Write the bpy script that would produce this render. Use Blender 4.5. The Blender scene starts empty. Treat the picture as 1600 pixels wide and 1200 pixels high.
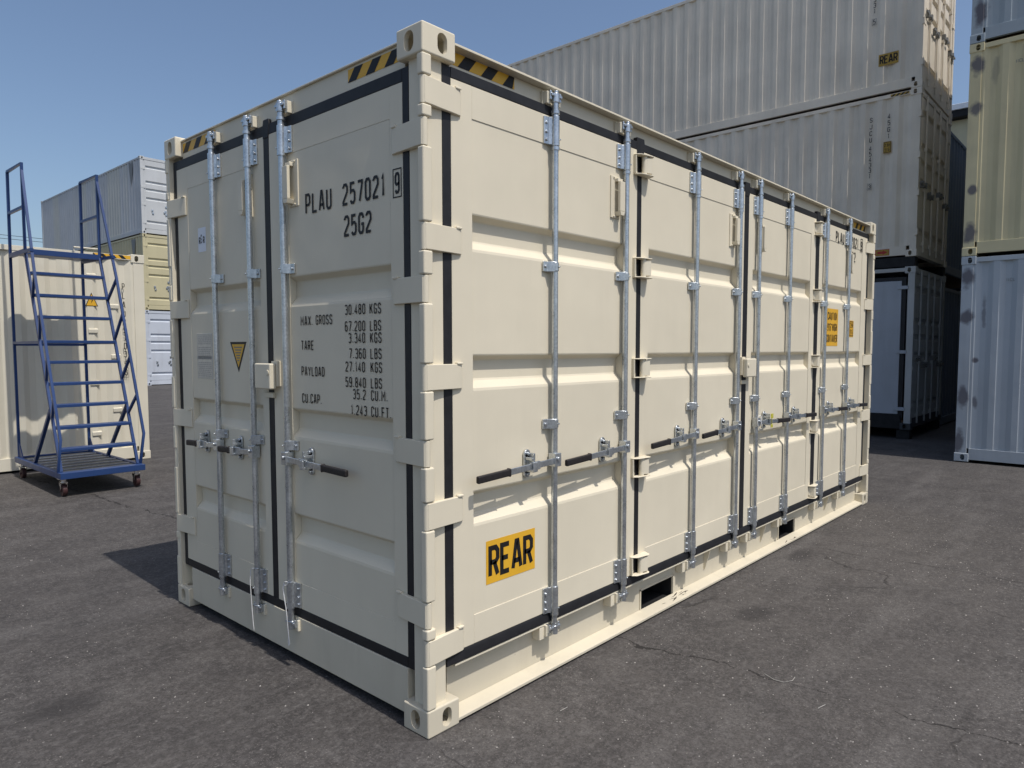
import bpy, bmesh, math, random
from mathutils import Vector, Matrix
random.seed(7)
R = math.radians
sc = bpy.context.scene
col = sc.collection

# ------------------------------------------------------------------ camera
CAM = Vector((-1.8565, -2.1715, 1.619))
RX = Vector((0.66427, -0.74749, -0.00018))
RD = Vector((-0.04766, -0.04211, -0.99798))   # image down
RF = Vector((0.74597, 0.66294, -0.06360))     # view direction
cd = bpy.data.cameras.new('camera')
cam = bpy.data.objects.new('camera', cd)
col.objects.link(cam)
cd.sensor_width = 36.0
cd.lens = 36.0 * 1104.925 / 1600.0
cd.shift_x = -16.456 / 1600.0
cd.shift_y = 15.27 / 1600.0
cd.clip_start = 0.05
cd.clip_end = 2000.0
RX = (RX - RF * RX.dot(RF)).normalized()
M = Matrix((RX, -(RF.cross(RX)), -RF)).transposed()
cam.matrix_world = Matrix.Translation(CAM) @ M.to_4x4()
sc.camera = cam

# ------------------------------------------------------------------ sky, sun, exposure
SUN = Vector((-0.013, -0.469, 0.883)).normalized()
elev = math.asin(SUN.z)
w = bpy.data.worlds.new('World')
sc.world = w
w.use_nodes = True
nt = w.node_tree
bg = nt.nodes['Background']
sky = nt.nodes.new('ShaderNodeTexSky')
sky.sky_type = 'NISHITA'
sky.sun_disc = False
sky.sun_elevation = elev
sky.sun_rotation = R(180) - math.atan2(SUN.x, -SUN.y)
sky.air_density = 1.0
sky.dust_density = 2.2
sky.ozone_density = 2.6
sky.altitude = 0
nt.links.new(sky.outputs[0], bg.inputs[0])
bg.inputs[1].default_value = 0.088
sl = bpy.data.lights.new('sun', 'SUN')
sl.energy = 2.4
sl.angle = R(0.55)
sl.color = (1.0, 0.95, 0.89)
sun = bpy.data.objects.new('sun', sl)
col.objects.link(sun)
sun.rotation_euler = (-SUN).to_track_quat('-Z', 'Y').to_euler()
sun.location = SUN * 40
vs = sc.view_settings
vs.view_transform = 'Standard'
vs.look = 'None'
vs.exposure = 0.55
vs.gamma = 1.0
vs.use_curve_mapping = False

# ------------------------------------------------------------------ materials
def new_mat(name):
    m = bpy.data.materials.new(name)
    m.use_nodes = True
    t = m.node_tree
    b = t.nodes['Principled BSDF']
    return m, t, b

def N(t, kind, **kw):
    n = t.nodes.new(kind)
    for k, v in kw.items():
        if k.startswith('i_'):
            key = k[2:]
            n.inputs[int(key) if key.isdigit() else key].default_value = v
        else:
            setattr(n, k, v)
    return n

def mathn(t, op, a, b=None, clamp=False):
    n = t.nodes.new('ShaderNodeMath'); n.operation = op; n.use_clamp = clamp
    for i, x in enumerate((a, b)):
        if x is None: continue
        if isinstance(x, (int, float)): n.inputs[i].default_value = x
        else: t.links.new(x, n.inputs[i])
    return n.outputs[0]

def mix(t, fac, a, b, blend='MIX'):
    n = t.nodes.new('ShaderNodeMix'); n.data_type = 'RGBA'; n.blend_type = blend
    for s, x in ((0, fac), (6, a), (7, b)):
        if isinstance(x, (int, float)): n.inputs[s].default_value = x
        elif isinstance(x, tuple): n.inputs[s].default_value = (*x, 1) if len(x) == 3 else x
        else: t.links.new(x, n.inputs[s])
    return n.outputs[2]

def ramp(t, src, a, b):
    n = t.nodes.new('ShaderNodeMapRange'); n.clamp = True
    n.inputs[1].default_value = a; n.inputs[2].default_value = b
    t.links.new(src, n.inputs[0])
    return n.outputs[0]

def coords(t):
    # world position: grain and wear run on across the pieces of one thing
    g = t.nodes.new('ShaderNodeNewGeometry')
    return g.outputs['Position']

def noise(t, vec, scale, detail=4, rough=0.55, scl=None):
    if scl:
        mp = t.nodes.new('ShaderNodeMapping'); mp.inputs['Scale'].default_value = scl
        t.links.new(vec, mp.inputs[0]); vec = mp.outputs[0]
    n = t.nodes.new('ShaderNodeTexNoise')
    n.inputs['Scale'].default_value = scale; n.inputs['Detail'].default_value = detail
    n.inputs['Roughness'].default_value = rough
    t.links.new(vec, n.inputs['Vector'])
    return n.outputs[0]

def bump(t, b, h, strength, dist):
    n = t.nodes.new('ShaderNodeBump')
    n.inputs['Strength'].default_value = strength; n.inputs['Distance'].default_value = dist
    t.links.new(h, n.inputs['Height'])
    t.links.new(n.outputs[0], b.inputs['Normal'])

def paint(name, c, rough=0.42, streak=0.10, dirt=0.0, dirtcol=(0.16, 0.13, 0.10), wav=0.35, spots=None, spec=0.28, chips=0.0, bands=None):
    m, t, b = new_mat(name)
    p = coords(t)
    n1 = noise(t, p, 1.3, 5)
    n2 = noise(t, p, 9.0, 4, 0.6, (1, 1, 0.12))
    dark = tuple(x * (1 - streak * 1.4) for x in c)
    lite = tuple(min(1, x * (1 + streak * 0.5)) for x in c)
    cc = mix(t, ramp(t, n1, 0.3, 0.7), dark, lite)
    cc = mix(t, mathn(t, 'MULTIPLY', ramp(t, n2, 0.45, 0.75), streak * 1.2), cc, tuple(x * 0.72 for x in c))
    if dirt > 0:
        n3 = noise(t, p, 5.0, 6, 0.65, (1, 1, 0.10))
        n4 = noise(t, p, 2.1, 4)
        f = mathn(t, 'MULTIPLY', ramp(t, n3, 0.50, 0.78), ramp(t, n4, 0.35, 0.7))
        cc = mix(t, mathn(t, 'MULTIPLY', f, dirt), cc, dirtcol)
    if chips > 0:
        n5 = noise(t, p, 34.0, 5, 0.7)
        n6 = noise(t, p, 2.7, 3)
        f = mathn(t, 'MULTIPLY', ramp(t, n5, 0.70, 0.74), ramp(t, n6, 0.55, 0.6))
        cc = mix(t, mathn(t, 'MULTIPLY', f, chips), cc, (0.12, 0.055, 0.03))
    if bands or spots:
        tc = t.nodes.new('ShaderNodeTexCoord')
        sep = t.nodes.new('ShaderNodeSeparateXYZ'); t.links.new(tc.outputs['Object'], sep.inputs[0])
    if bands:   # broad vertical bands where a wall was touched up with another tint of paint
        ph = noise(t, tc.outputs['Object'], bands[1], 2, 0.5, (1, 0, 0.02))
        cc = mix(t, mathn(t, 'MULTIPLY', ramp(t, ph, 0.48, 0.56), bands[2]), cc, bands[0])
    if spots:   # sprayed grey primer patches
        wob = noise(t, tc.outputs['Object'], 7.0, 3)
        tot = None
        for (x, z, rx, rz, k) in spots:
            dx = mathn(t, 'DIVIDE', mathn(t, 'SUBTRACT', sep.outputs[0], x), rx)
            dz = mathn(t, 'DIVIDE', mathn(t, 'SUBTRACT', sep.outputs[2], z), rz)
            d = mathn(t, 'SQRT', mathn(t, 'ADD', mathn(t, 'MULTIPLY', dx, dx), mathn(t, 'MULTIPLY', dz, dz)))
            d = mathn(t, 'ADD', d, mathn(t, 'MULTIPLY', mathn(t, 'SUBTRACT', wob, 0.5), 1.7))
            f = mathn(t, 'MULTIPLY', ramp(t, d, 1.10, 0.58), k)
            tot = f if tot is None else mathn(t, 'MAXIMUM', tot, f)
        cc = mix(t, tot, cc, (0.105, 0.10, 0.115))
    t.links.new(cc, b.inputs['Base Color'])
    nr = noise(t, p, 6.0, 4)
    rr = t.nodes.new('ShaderNodeMapRange')
    rr.inputs[3].default_value = rough - 0.07; rr.inputs[4].default_value = rough + 0.12
    t.links.new(nr, rr.inputs[0]); t.links.new(rr.outputs[0], b.inputs['Roughness'])
    b.inputs['Specular IOR Level'].default_value = spec
    # oil-canning of thin sheet plus spray texture
    h1 = noise(t, p, 2.4, 2)
    h2 = noise(t, p, 220.0, 2)
    h = mathn(t, 'ADD', h1, mathn(t, 'MULTIPLY', h2, 0.012))
    bump(t, b, h, wav, 0.02)
    return m

def plain(name, c, rough=0.5, metal=0.0, var=0.15, scale=30.0, spec=0.5, bmp=0.0):
    m, t, b = new_mat(name)
    p = coords(t)
    n = noise(t, p, scale, 5, 0.6)
    cc = mix(t, ramp(t, n, 0.3, 0.7), tuple(x * (1 - var) for x in c), tuple(min(1, x * (1 + var)) for x in c))
    t.links.new(cc, b.inputs['Base Color'])
    b.inputs['Roughness'].default_value = rough
    b.inputs['Metallic'].default_value = metal
    b.inputs['Specular IOR Level'].default_value = spec
    if bmp:
        bump(t, b, n, bmp, 0.004)
    return m

def zinc_mat():
    m, t, b = new_mat('zinc')
    p = coords(t)
    v = t.nodes.new('ShaderNodeTexVoronoi'); v.inputs['Scale'].default_value = 90
    t.links.new(p, v.inputs['Vector'])
    n = noise(t, p, 12.0, 5, 0.6)
    f = mathn(t, 'ADD', mathn(t, 'MULTIPLY', v.outputs['Distance'], 0.35), mathn(t, 'MULTIPLY', n, 0.8))
    cc = mix(t, ramp(t, f, 0.25, 0.75), (0.36, 0.385, 0.405), (0.64, 0.67, 0.69))
    t.links.new(cc, b.inputs['Base Color'])
    b.inputs['Metallic'].default_value = 0.85
    rr = t.nodes.new('ShaderNodeMapRange'); rr.inputs[3].default_value = 0.20; rr.inputs[4].default_value = 0.40
    t.links.new(n, rr.inputs[0]); t.links.new(rr.outputs[0], b.inputs['Roughness'])
    return m

def asphalt_mat():
    m, t, b = new_mat('asphalt')
    p = coords(t)
    big = noise(t, p, 0.35, 5, 0.6)
    mid = noise(t, p, 2.6, 6, 0.65)
    drag = noise(t, p, 1.6, 6, 0.7, (0.25, 1.6, 1))
    fine = noise(t, p, 70.0, 6, 0.75)
    base = mix(t, ramp(t, big, 0.3, 0.7), (0.060, 0.055, 0.053), (0.088, 0.081, 0.077))
    base = mix(t, mathn(t, 'MULTIPLY', ramp(t, mid, 0.42, 0.68), 0.62), base, (0.122, 0.112, 0.104))
    base = mix(t, mathn(t, 'MULTIPLY', ramp(t, drag, 0.50, 0.70), 0.70), base, (0.148, 0.139, 0.132))
    dk2 = noise(t, p, 4.5, 5, 0.65)
    base = mix(t, mathn(t, 'MULTIPLY', ramp(t, dk2, 0.50, 0.70), 0.50), base, (0.040, 0.037, 0.036))
    pale = noise(t, p, 7.5, 6, 0.72)
    base = mix(t, mathn(t, 'MULTIPLY', ramp(t, pale, 0.54, 0.72), 0.36), base, (0.160, 0.151, 0.145))
    stain = noise(t, p, 0.9, 4, 0.6)
    base = mix(t, mathn(t, 'MULTIPLY', ramp(t, stain, 0.57, 0.68), 0.22), base, (0.036, 0.034, 0.033))
    base = mix(t, ramp(t, fine, 0.38, 0.62), mix(t, 0.62, base, (0.020, 0.019, 0.018)), base)
    # exposed aggregate, worn bare in patches
    clump = noise(t, p, 1.9, 6, 0.7)
    grit = noise(t, p, 26.0, 6, 0.75)
    base = mix(t, mathn(t, 'MULTIPLY', ramp(t, grit, 0.48, 0.68), 0.46), base, (0.170, 0.160, 0.153))
    for scale, th, cl, k in ((140, 0.22, (0.22, 0.20, 0.185), 0.75), (70, 0.20, (0.22, 0.205, 0.19), 0.55), (45, 0.17, (0.20, 0.185, 0.17), 0.55), (19, 0.07, (0.40, 0.38, 0.355), 0.8), (7, 0.04, (0.30, 0.285, 0.27), 0.6)):
        v = t.nodes.new('ShaderNodeTexVoronoi'); v.inputs['Scale'].default_value = scale
        t.links.new(p, v.inputs['Vector'])
        sepc = t.nodes.new('ShaderNodeSeparateColor'); t.links.new(v.outputs['Color'], sepc.inputs[0])
        pick = mathn(t, 'MULTIPLY', ramp(t, sepc.outputs[0], 0.62, 0.72), ramp(t, clump, 0.36, 0.66))
        f = mathn(t, 'MULTIPLY', ramp(t, v.outputs['Distance'], th * 1.6, th), pick)
        base = mix(t, mathn(t, 'MULTIPLY', f, k), base, cl)
    # rust-brown specks
    sp = noise(t, p, 11.0, 5, 0.7)
    base = mix(t, mathn(t, 'MULTIPLY', ramp(t, sp, 0.70, 0.76), 0.5), base, (0.13, 0.085, 0.04))
    # cracks
    dn = t.nodes.new('ShaderNodeTexNoise'); dn.inputs['Scale'].default_value = 1.7; dn.inputs['Detail'].default_value = 6
    t.links.new(p, dn.inputs['Vector'])
    vm = t.nodes.new('ShaderNodeVectorMath'); vm.operation = 'MULTIPLY_ADD'
    t.links.new(dn.outputs['Color'], vm.inputs[0]); vm.inputs[1].default_value = (0.9, 0.9, 0); t.links.new(p, vm.inputs[2])
    cv = t.nodes.new('ShaderNodeTexVoronoi'); cv.feature = 'DISTANCE_TO_EDGE'; cv.inputs['Scale'].default_value = 0.42
    t.links.new(vm.outputs[0], cv.inputs['Vector'])
    cm = noise(t, p, 0.8, 3)
    crack = mathn(t, 'MULTIPLY', ramp(t, cv.outputs['Distance'], 0.0042, 0.001), ramp(t, cm, 0.54, 0.62))
    base = mix(t, mathn(t, 'MULTIPLY', crack, 0.6), base, (0.024, 0.022, 0.021))
    # paving joints running along Y that have opened up, and oil spots
    sx_ = t.nodes.new('ShaderNodeSeparateXYZ'); t.links.new(p, sx_.inputs[0])
    wn = noise(t, p, 2.2, 7, 0.7); wid = noise(t, p, 3.1, 4, 0.6)
    for x0, sl_, amp, wmax, k in ((1.395, -0.105, 0.34, 0.020, 0.9), (3.97, -0.05, 0.22, 0.012, 0.75), (7.6, 0.03, 0.3, 0.014, 0.7), (-1.55, 0.05, 0.3, 0.010, 0.6)):
        lx_ = mathn(t, 'SUBTRACT', mathn(t, 'SUBTRACT', sx_.outputs[0], x0), mathn(t, 'MULTIPLY', sx_.outputs[1], sl_))
        lx_ = mathn(t, 'ADD', lx_, mathn(t, 'MULTIPLY', mathn(t, 'SUBTRACT', wn, 0.5), amp))
        wv = mathn(t, 'MULTIPLY', ramp(t, wid, 0.38, 0.72), wmax)
        jm = mathn(t, 'MULTIPLY', mathn(t, 'LESS_THAN', mathn(t, 'ABSOLUTE', lx_), wv), k)
        base = mix(t, jm, base, (0.022, 0.020, 0.019))
        crack = mathn(t, 'MAXIMUM', crack, jm)
    for ox_, oy_, rx_, ry_ in ((2.25, -.42, .16, .10), (3.70, -.17, .22, .08), (.3, -1.2, .12, .1), (-.9, 1.45, .18, .14)):
        dx_ = mathn(t, 'DIVIDE', mathn(t, 'SUBTRACT', sx_.outputs[0], ox_), rx_); dy_ = mathn(t, 'DIVIDE', mathn(t, 'SUBTRACT', sx_.outputs[1], oy_), ry_)
        d_ = mathn(t, 'ADD', mathn(t, 'ADD', mathn(t, 'MULTIPLY', dx_, dx_), mathn(t, 'MULTIPLY', dy_, dy_)), mathn(t, 'MULTIPLY', mathn(t, 'SUBTRACT', wn, 0.5), 3.0))
        base = mix(t, mathn(t, 'MULTIPLY', ramp(t, d_, 1.3, 0.2), 0.6), base, (0.028, 0.026, 0.026))
    t.links.new(base, b.inputs['Base Color'])
    b.inputs['Roughness'].default_value = 0.86
    b.inputs['Specular IOR Level'].default_value = 0.25
    h = mathn(t, 'SUBTRACT', mathn(t, 'ADD', fine, mathn(t, 'MULTIPLY', mid, 0.8)), mathn(t, 'MULTIPLY', crack, 2.0))
    bump(t, b, h, 0.55, 0.006)
    return m

CREAM = (0.72, 0.655, 0.508)
MAT = {
    'cream': paint('cream_paint', CREAM, 0.44, 0.05, 0.06, chips=0.0, wav=0.28),
    'cream_low': paint('cream_paint_rail', tuple(x * .88 for x in CREAM), 0.48, 0.07, 0.38, dirtcol=(.30, .25, .18), chips=0.7, wav=0.25),
    'rubber': plain('rubber', (0.013, 0.013, 0.015), 0.55, 0, 0.3, 20, 0.4),
    'zinc': zinc_mat(),
    'black': plain('black_lettering', (0.014, 0.013, 0.013), 0.5, 0, 0.2, 40, 0.3),
    'grip': plain('black_grip', (0.020, 0.017, 0.017), 0.55, 0, 0.25, 60, 0.35),
    'yellow': plain('yellow_vinyl', (0.74, 0.41, 0.03), 0.4, 0, 0.06, 5, 0.4),
    'yellow_dull': plain('yellow_vinyl_faded', (0.42, 0.27, 0.05), 0.5, 0, 0.12, 8, 0.3),
    'white_vinyl': plain('white_vinyl', (0.74, 0.76, 0.80), 0.4, 0, 0.04, 5, 0.4),
    'alu': plain('plate_metal', (0.56, 0.55, 0.50), 0.42, 0.3, 0.08, 30, 0.5),
    'print': plain('grey_print', (0.20, 0.20, 0.19), 0.5, 0, 0.1, 30, 0.3),
    'print_pale': plain('pale_print', (0.40, 0.39, 0.36), 0.5, 0, 0.15, 60, 0.3),
    'red': plain('red_vinyl', (0.42, 0.035, 0.02), 0.45, 0, 0.1, 10, 0.4),
    'wire': plain('white_wire', (0.72, 0.71, 0.69), 0.45, 0, 0.1, 50, 0.4),
    'asphalt': asphalt_mat(),
    'pebble': plain('pebble', (0.33, 0.31, 0.285), 0.8, 0, 0.45, 14, 0.2),
    'dark': plain('dark_parts_and_shade', (0.018, 0.018, 0.019), 0.7, 0, 0.3, 10, 0.3),  # dark parts, also painted shade in the fork pockets and under the eave
    'floor': plain('plywood', (0.16, 0.10, 0.06), 0.7, 0, 0.2, 10, 0.3),
    'blue': paint('blue_paint', (0.024, 0.056, 0.165), 0.40, 0.10, 0.0, chips=0.9, wav=0.1),
    'deck': plain('deck_steel', (0.050, 0.054, 0.060), 0.55, 0.2, 0.3, 12, 0.4),
    'strip': plain('worn_steel_strip', (0.50, 0.50, 0.52), 0.45, 0.3, 0.2, 25, 0.5),
    'chrome': plain('chrome', (0.75, 0.75, 0.76), 0.18, 1.0, 0.1, 30, 0.5),
    'wheel': plain('red_brown_wheel', (0.055, 0.024, 0.024), 0.5, 0, 0.2, 30, 0.4),
    'scuff': plain('scuff', (0.03, 0.024, 0.02), 0.8, 0, 0.5, 60, 0.2),
    'lc': paint('cream_paint_neighbour', (0.70, 0.655, 0.53), 0.46, 0.04, 0.15, wav=0.3),
    'rs_top': paint('grey_cream_paint', (0.80, 0.725, 0.60), 0.5, 0.09, 0.20, wav=0.3, chips=0.4),
    'rs_mid': paint('grey_cream_paint_scuffed', (0.78, 0.705, 0.585), 0.5, 0.10, 0.35, wav=0.3, chips=0.5),
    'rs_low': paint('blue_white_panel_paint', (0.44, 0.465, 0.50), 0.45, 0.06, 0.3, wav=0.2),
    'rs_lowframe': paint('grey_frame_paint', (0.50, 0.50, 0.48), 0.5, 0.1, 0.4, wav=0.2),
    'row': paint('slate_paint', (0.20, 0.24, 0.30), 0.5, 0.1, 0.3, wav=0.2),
    'ls_top': paint('white_grey_paint', (0.53, 0.55, 0.56), 0.48, 0.06, 0.3, wav=0.2, bands=((0.58, 0.57, 0.47), 0.55, 0.5)),
    'ls_mid': paint('straw_paint', (0.54, 0.49, 0.31), 0.48, 0.06, 0.3, wav=0.2),
    'ls_low': paint('pale_blue_white_paint', (0.53, 0.57, 0.63), 0.48, 0.06, 0.3, wav=0.2),
    'fr_low': paint('pale_blue_grey_paint', (0.43, 0.47, 0.50), 0.48, 0.07, 0.3, wav=0.3, spots=[(5.97, 2.59, .085, .17, .9), (5.97, 2.04, .10, .10, .9), (5.99, .93, .075, .17, .85), (6.01, .29, .07, .19, .85), (5.77, 2.10, .03, .22, .6), (5.85, 1.44, .045, .04, .95), (5.83, .83, .035, .10, .75)]),
    'fr_mid': paint('olive_cream_paint', (0.62, 0.55, 0.34), 0.48, 0.07, 0.3, wav=0.3, spots=[(5.97, .91, .06, .07, .9), (5.97, .32, .09, .15, .9), (5.95, 2.59, .085, .17, .9), (5.95, 2.01, .09, .09, .85), (5.74, 2.5, .05, .18, .35)]),
    'fr_top': paint('slate_blue_paint', (0.36, 0.41, 0.44), 0.48, 0.07, 0.3, wav=0.3, spots=[(5.94, .40, .085, .20, .95)]),
    'bwall': paint('building_wall', (0.66, 0.58, 0.38), 0.7, 0.08, 0.2, wav=0.1),
    'bwhite': paint('building_fascia', (0.78, 0.80, 0.82), 0.5, 0.04, 0.1, wav=0.1),
    'cable': plain('cable', (0.02, 0.02, 0.022), 0.6, 0, 0.1, 5, 0.3),
}

# ------------------------------------------------------------------ mesh helpers
SWAP = lambda u, v, ww: (v, u, ww)

def smooth_faces(me, ang):
    # area-weighted normals, so that big flat faces stay flat beside their rounded edges
    me.shade_smooth()
    ca = math.cos(R(max(ang, 62)))
    vf = [[] for _ in me.vertices]
    fn = [p.normal.copy() for p in me.polygons]; fa = [p.area for p in me.polygons]
    for p in me.polygons:
        for v in p.vertices: vf[v].append(p.index)
    out = []
    for p in me.polygons:
        for v in p.vertices:
            n = Vector((0, 0, 0))
            for q in vf[v]:
                if fn[q].dot(fn[p.index]) > ca: n += fn[q] * fa[q] ** 1.5
            out.append(n.normalized() if n.length > 1e-12 else fn[p.index])
    me.normals_split_custom_set(out)

class MB:
    def __init__(s, f=None):
        s.v = []; s.f = []; s.map = f
    def add(s, vs_, fs):
        o = len(s.v)
        s.v += [s.map(*p) if s.map else tuple(p) for p in vs_]
        s.f += [tuple(o + i for i in q) for q in fs]
        return s
    def box(s, a0, a1, b0, b1, c0, c1):
        return s.add([(a0, b0, c0), (a1, b0, c0), (a1, b1, c0), (a0, b1, c0), (a0, b0, c1), (a1, b0, c1), (a1, b1, c1), (a0, b1, c1)],
                     [(0, 3, 2, 1), (4, 5, 6, 7), (0, 1, 5, 4), (1, 2, 6, 5), (2, 3, 7, 6), (3, 0, 4, 7)])
    def prism(s, poly, h0, h1, axis=2):
        # poly: 2-D points in the two other axes, in order (for axis 2: u,v; axis 0: v,w; axis 1: u,w)
        n = len(poly)
        def P(p, h):
            return (p[0], p[1], h) if axis == 2 else (h, p[0], p[1]) if axis == 0 else (p[0], h, p[1])
        vs_ = [P(p, h0) for p in poly] + [P(p, h1) for p in poly]
        return s.add(vs_, [tuple(range(n))[::-1], tuple(range(n, 2 * n))] + [(i, (i + 1) % n, n + (i + 1) % n, n + i) for i in range(n)])
    def cyl(s, c, r, h0, h1, axis=2, n=14, r2=None):
        r2 = r if r2 is None else r2
        vs_ = []
        for h, q in ((h0, r), (h1, r2)):
            for i in range(n):
                a = 2 * math.pi * i / n
                x, y = c[0] + q * math.cos(a), c[1] + q * math.sin(a)
                vs_.append((x, y, h) if axis == 2 else (h, x, y) if axis == 0 else (x, h, y))
        return s.add(vs_, [tuple(range(n))[::-1], tuple(range(n, 2 * n))] + [(i, (i + 1) % n, n + (i + 1) % n, n + i) for i in range(n)])
    def tube(s, pts, r, n=8, square=False):
        pts = [Vector(p) for p in pts]
        if square: n = 4
        rings = []
        for i, p in enumerate(pts):
            d = (pts[min(i + 1, len(pts) - 1)] - pts[max(i - 1, 0)]).normalized()
            up = Vector((1, 0, 0)) if abs(d.x) < 0.8 else Vector((0, 0, 1))
            a = d.cross(up).normalized(); b = d.cross(a).normalized()
            off = math.pi / 4 if square else 0
            rr = r * (1.414 if square else 1)
            rings.append([tuple(p + a * rr * math.cos(off + 2 * math.pi * k / n) + b * rr * math.sin(off + 2 * math.pi * k / n)) for k in range(n)])
        vs_ = [q for ring in rings for q in ring]
        fs = [tuple(range(n))[::-1], tuple((len(rings) - 1) * n + k for k in range(n))]
        for i in range(len(rings) - 1):
            for k in range(n):
                fs.append((i * n + k, i * n + (k + 1) % n, (i + 1) * n + (k + 1) % n, (i + 1) * n + k))
        return s.add(vs_, fs)
    def mesh(s, name, bevel=0.0, seg=2, recalc=True, smooth=40):
        me = bpy.data.meshes.new(name)
        me.from_pydata(s.v, [], s.f)
        bm = bmesh.new(); bm.from_mesh(me)
        if recalc:
            bmesh.ops.recalc_face_normals(bm, faces=bm.faces)
        if bevel > 0:
            es = [e for e in bm.edges if len(e.link_faces) == 2 and e.calc_face_angle(0) > R(35)]
            bmesh.ops.bevel(bm, geom=es, offset=bevel, segments=seg, profile=0.5, affect='EDGES', clamp_overlap=True)
        bm.to_mesh(me); bm.free()
        if smooth:
            smooth_faces(me, smooth)
        me.materials.append(None)
        return me

def obj(name, me, mat, parent=None, loc=None, rotz=0, scale=None):
    o = bpy.data.objects.new(name, me)
    col.objects.link(o)
    o.material_slots[0].link = 'OBJECT'
    o.material_slots[0].material = MAT[mat] if isinstance(mat, str) else mat
    if parent: o.parent = parent
    if loc is not None: o.location = loc
    if rotz: o.rotation_euler = (0, 0, rotz)
    if scale: o.scale = scale
    return o

def empty(name, loc, label, cat, group=None, rotz=0):
    o = bpy.data.objects.new(name, None)
    col.objects.link(o)
    o.location = loc; o.rotation_euler = (0, 0, rotz); o.empty_display_size = 0.2
    o['label'] = label; o['category'] = cat
    if group: o['group'] = group
    return o

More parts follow.
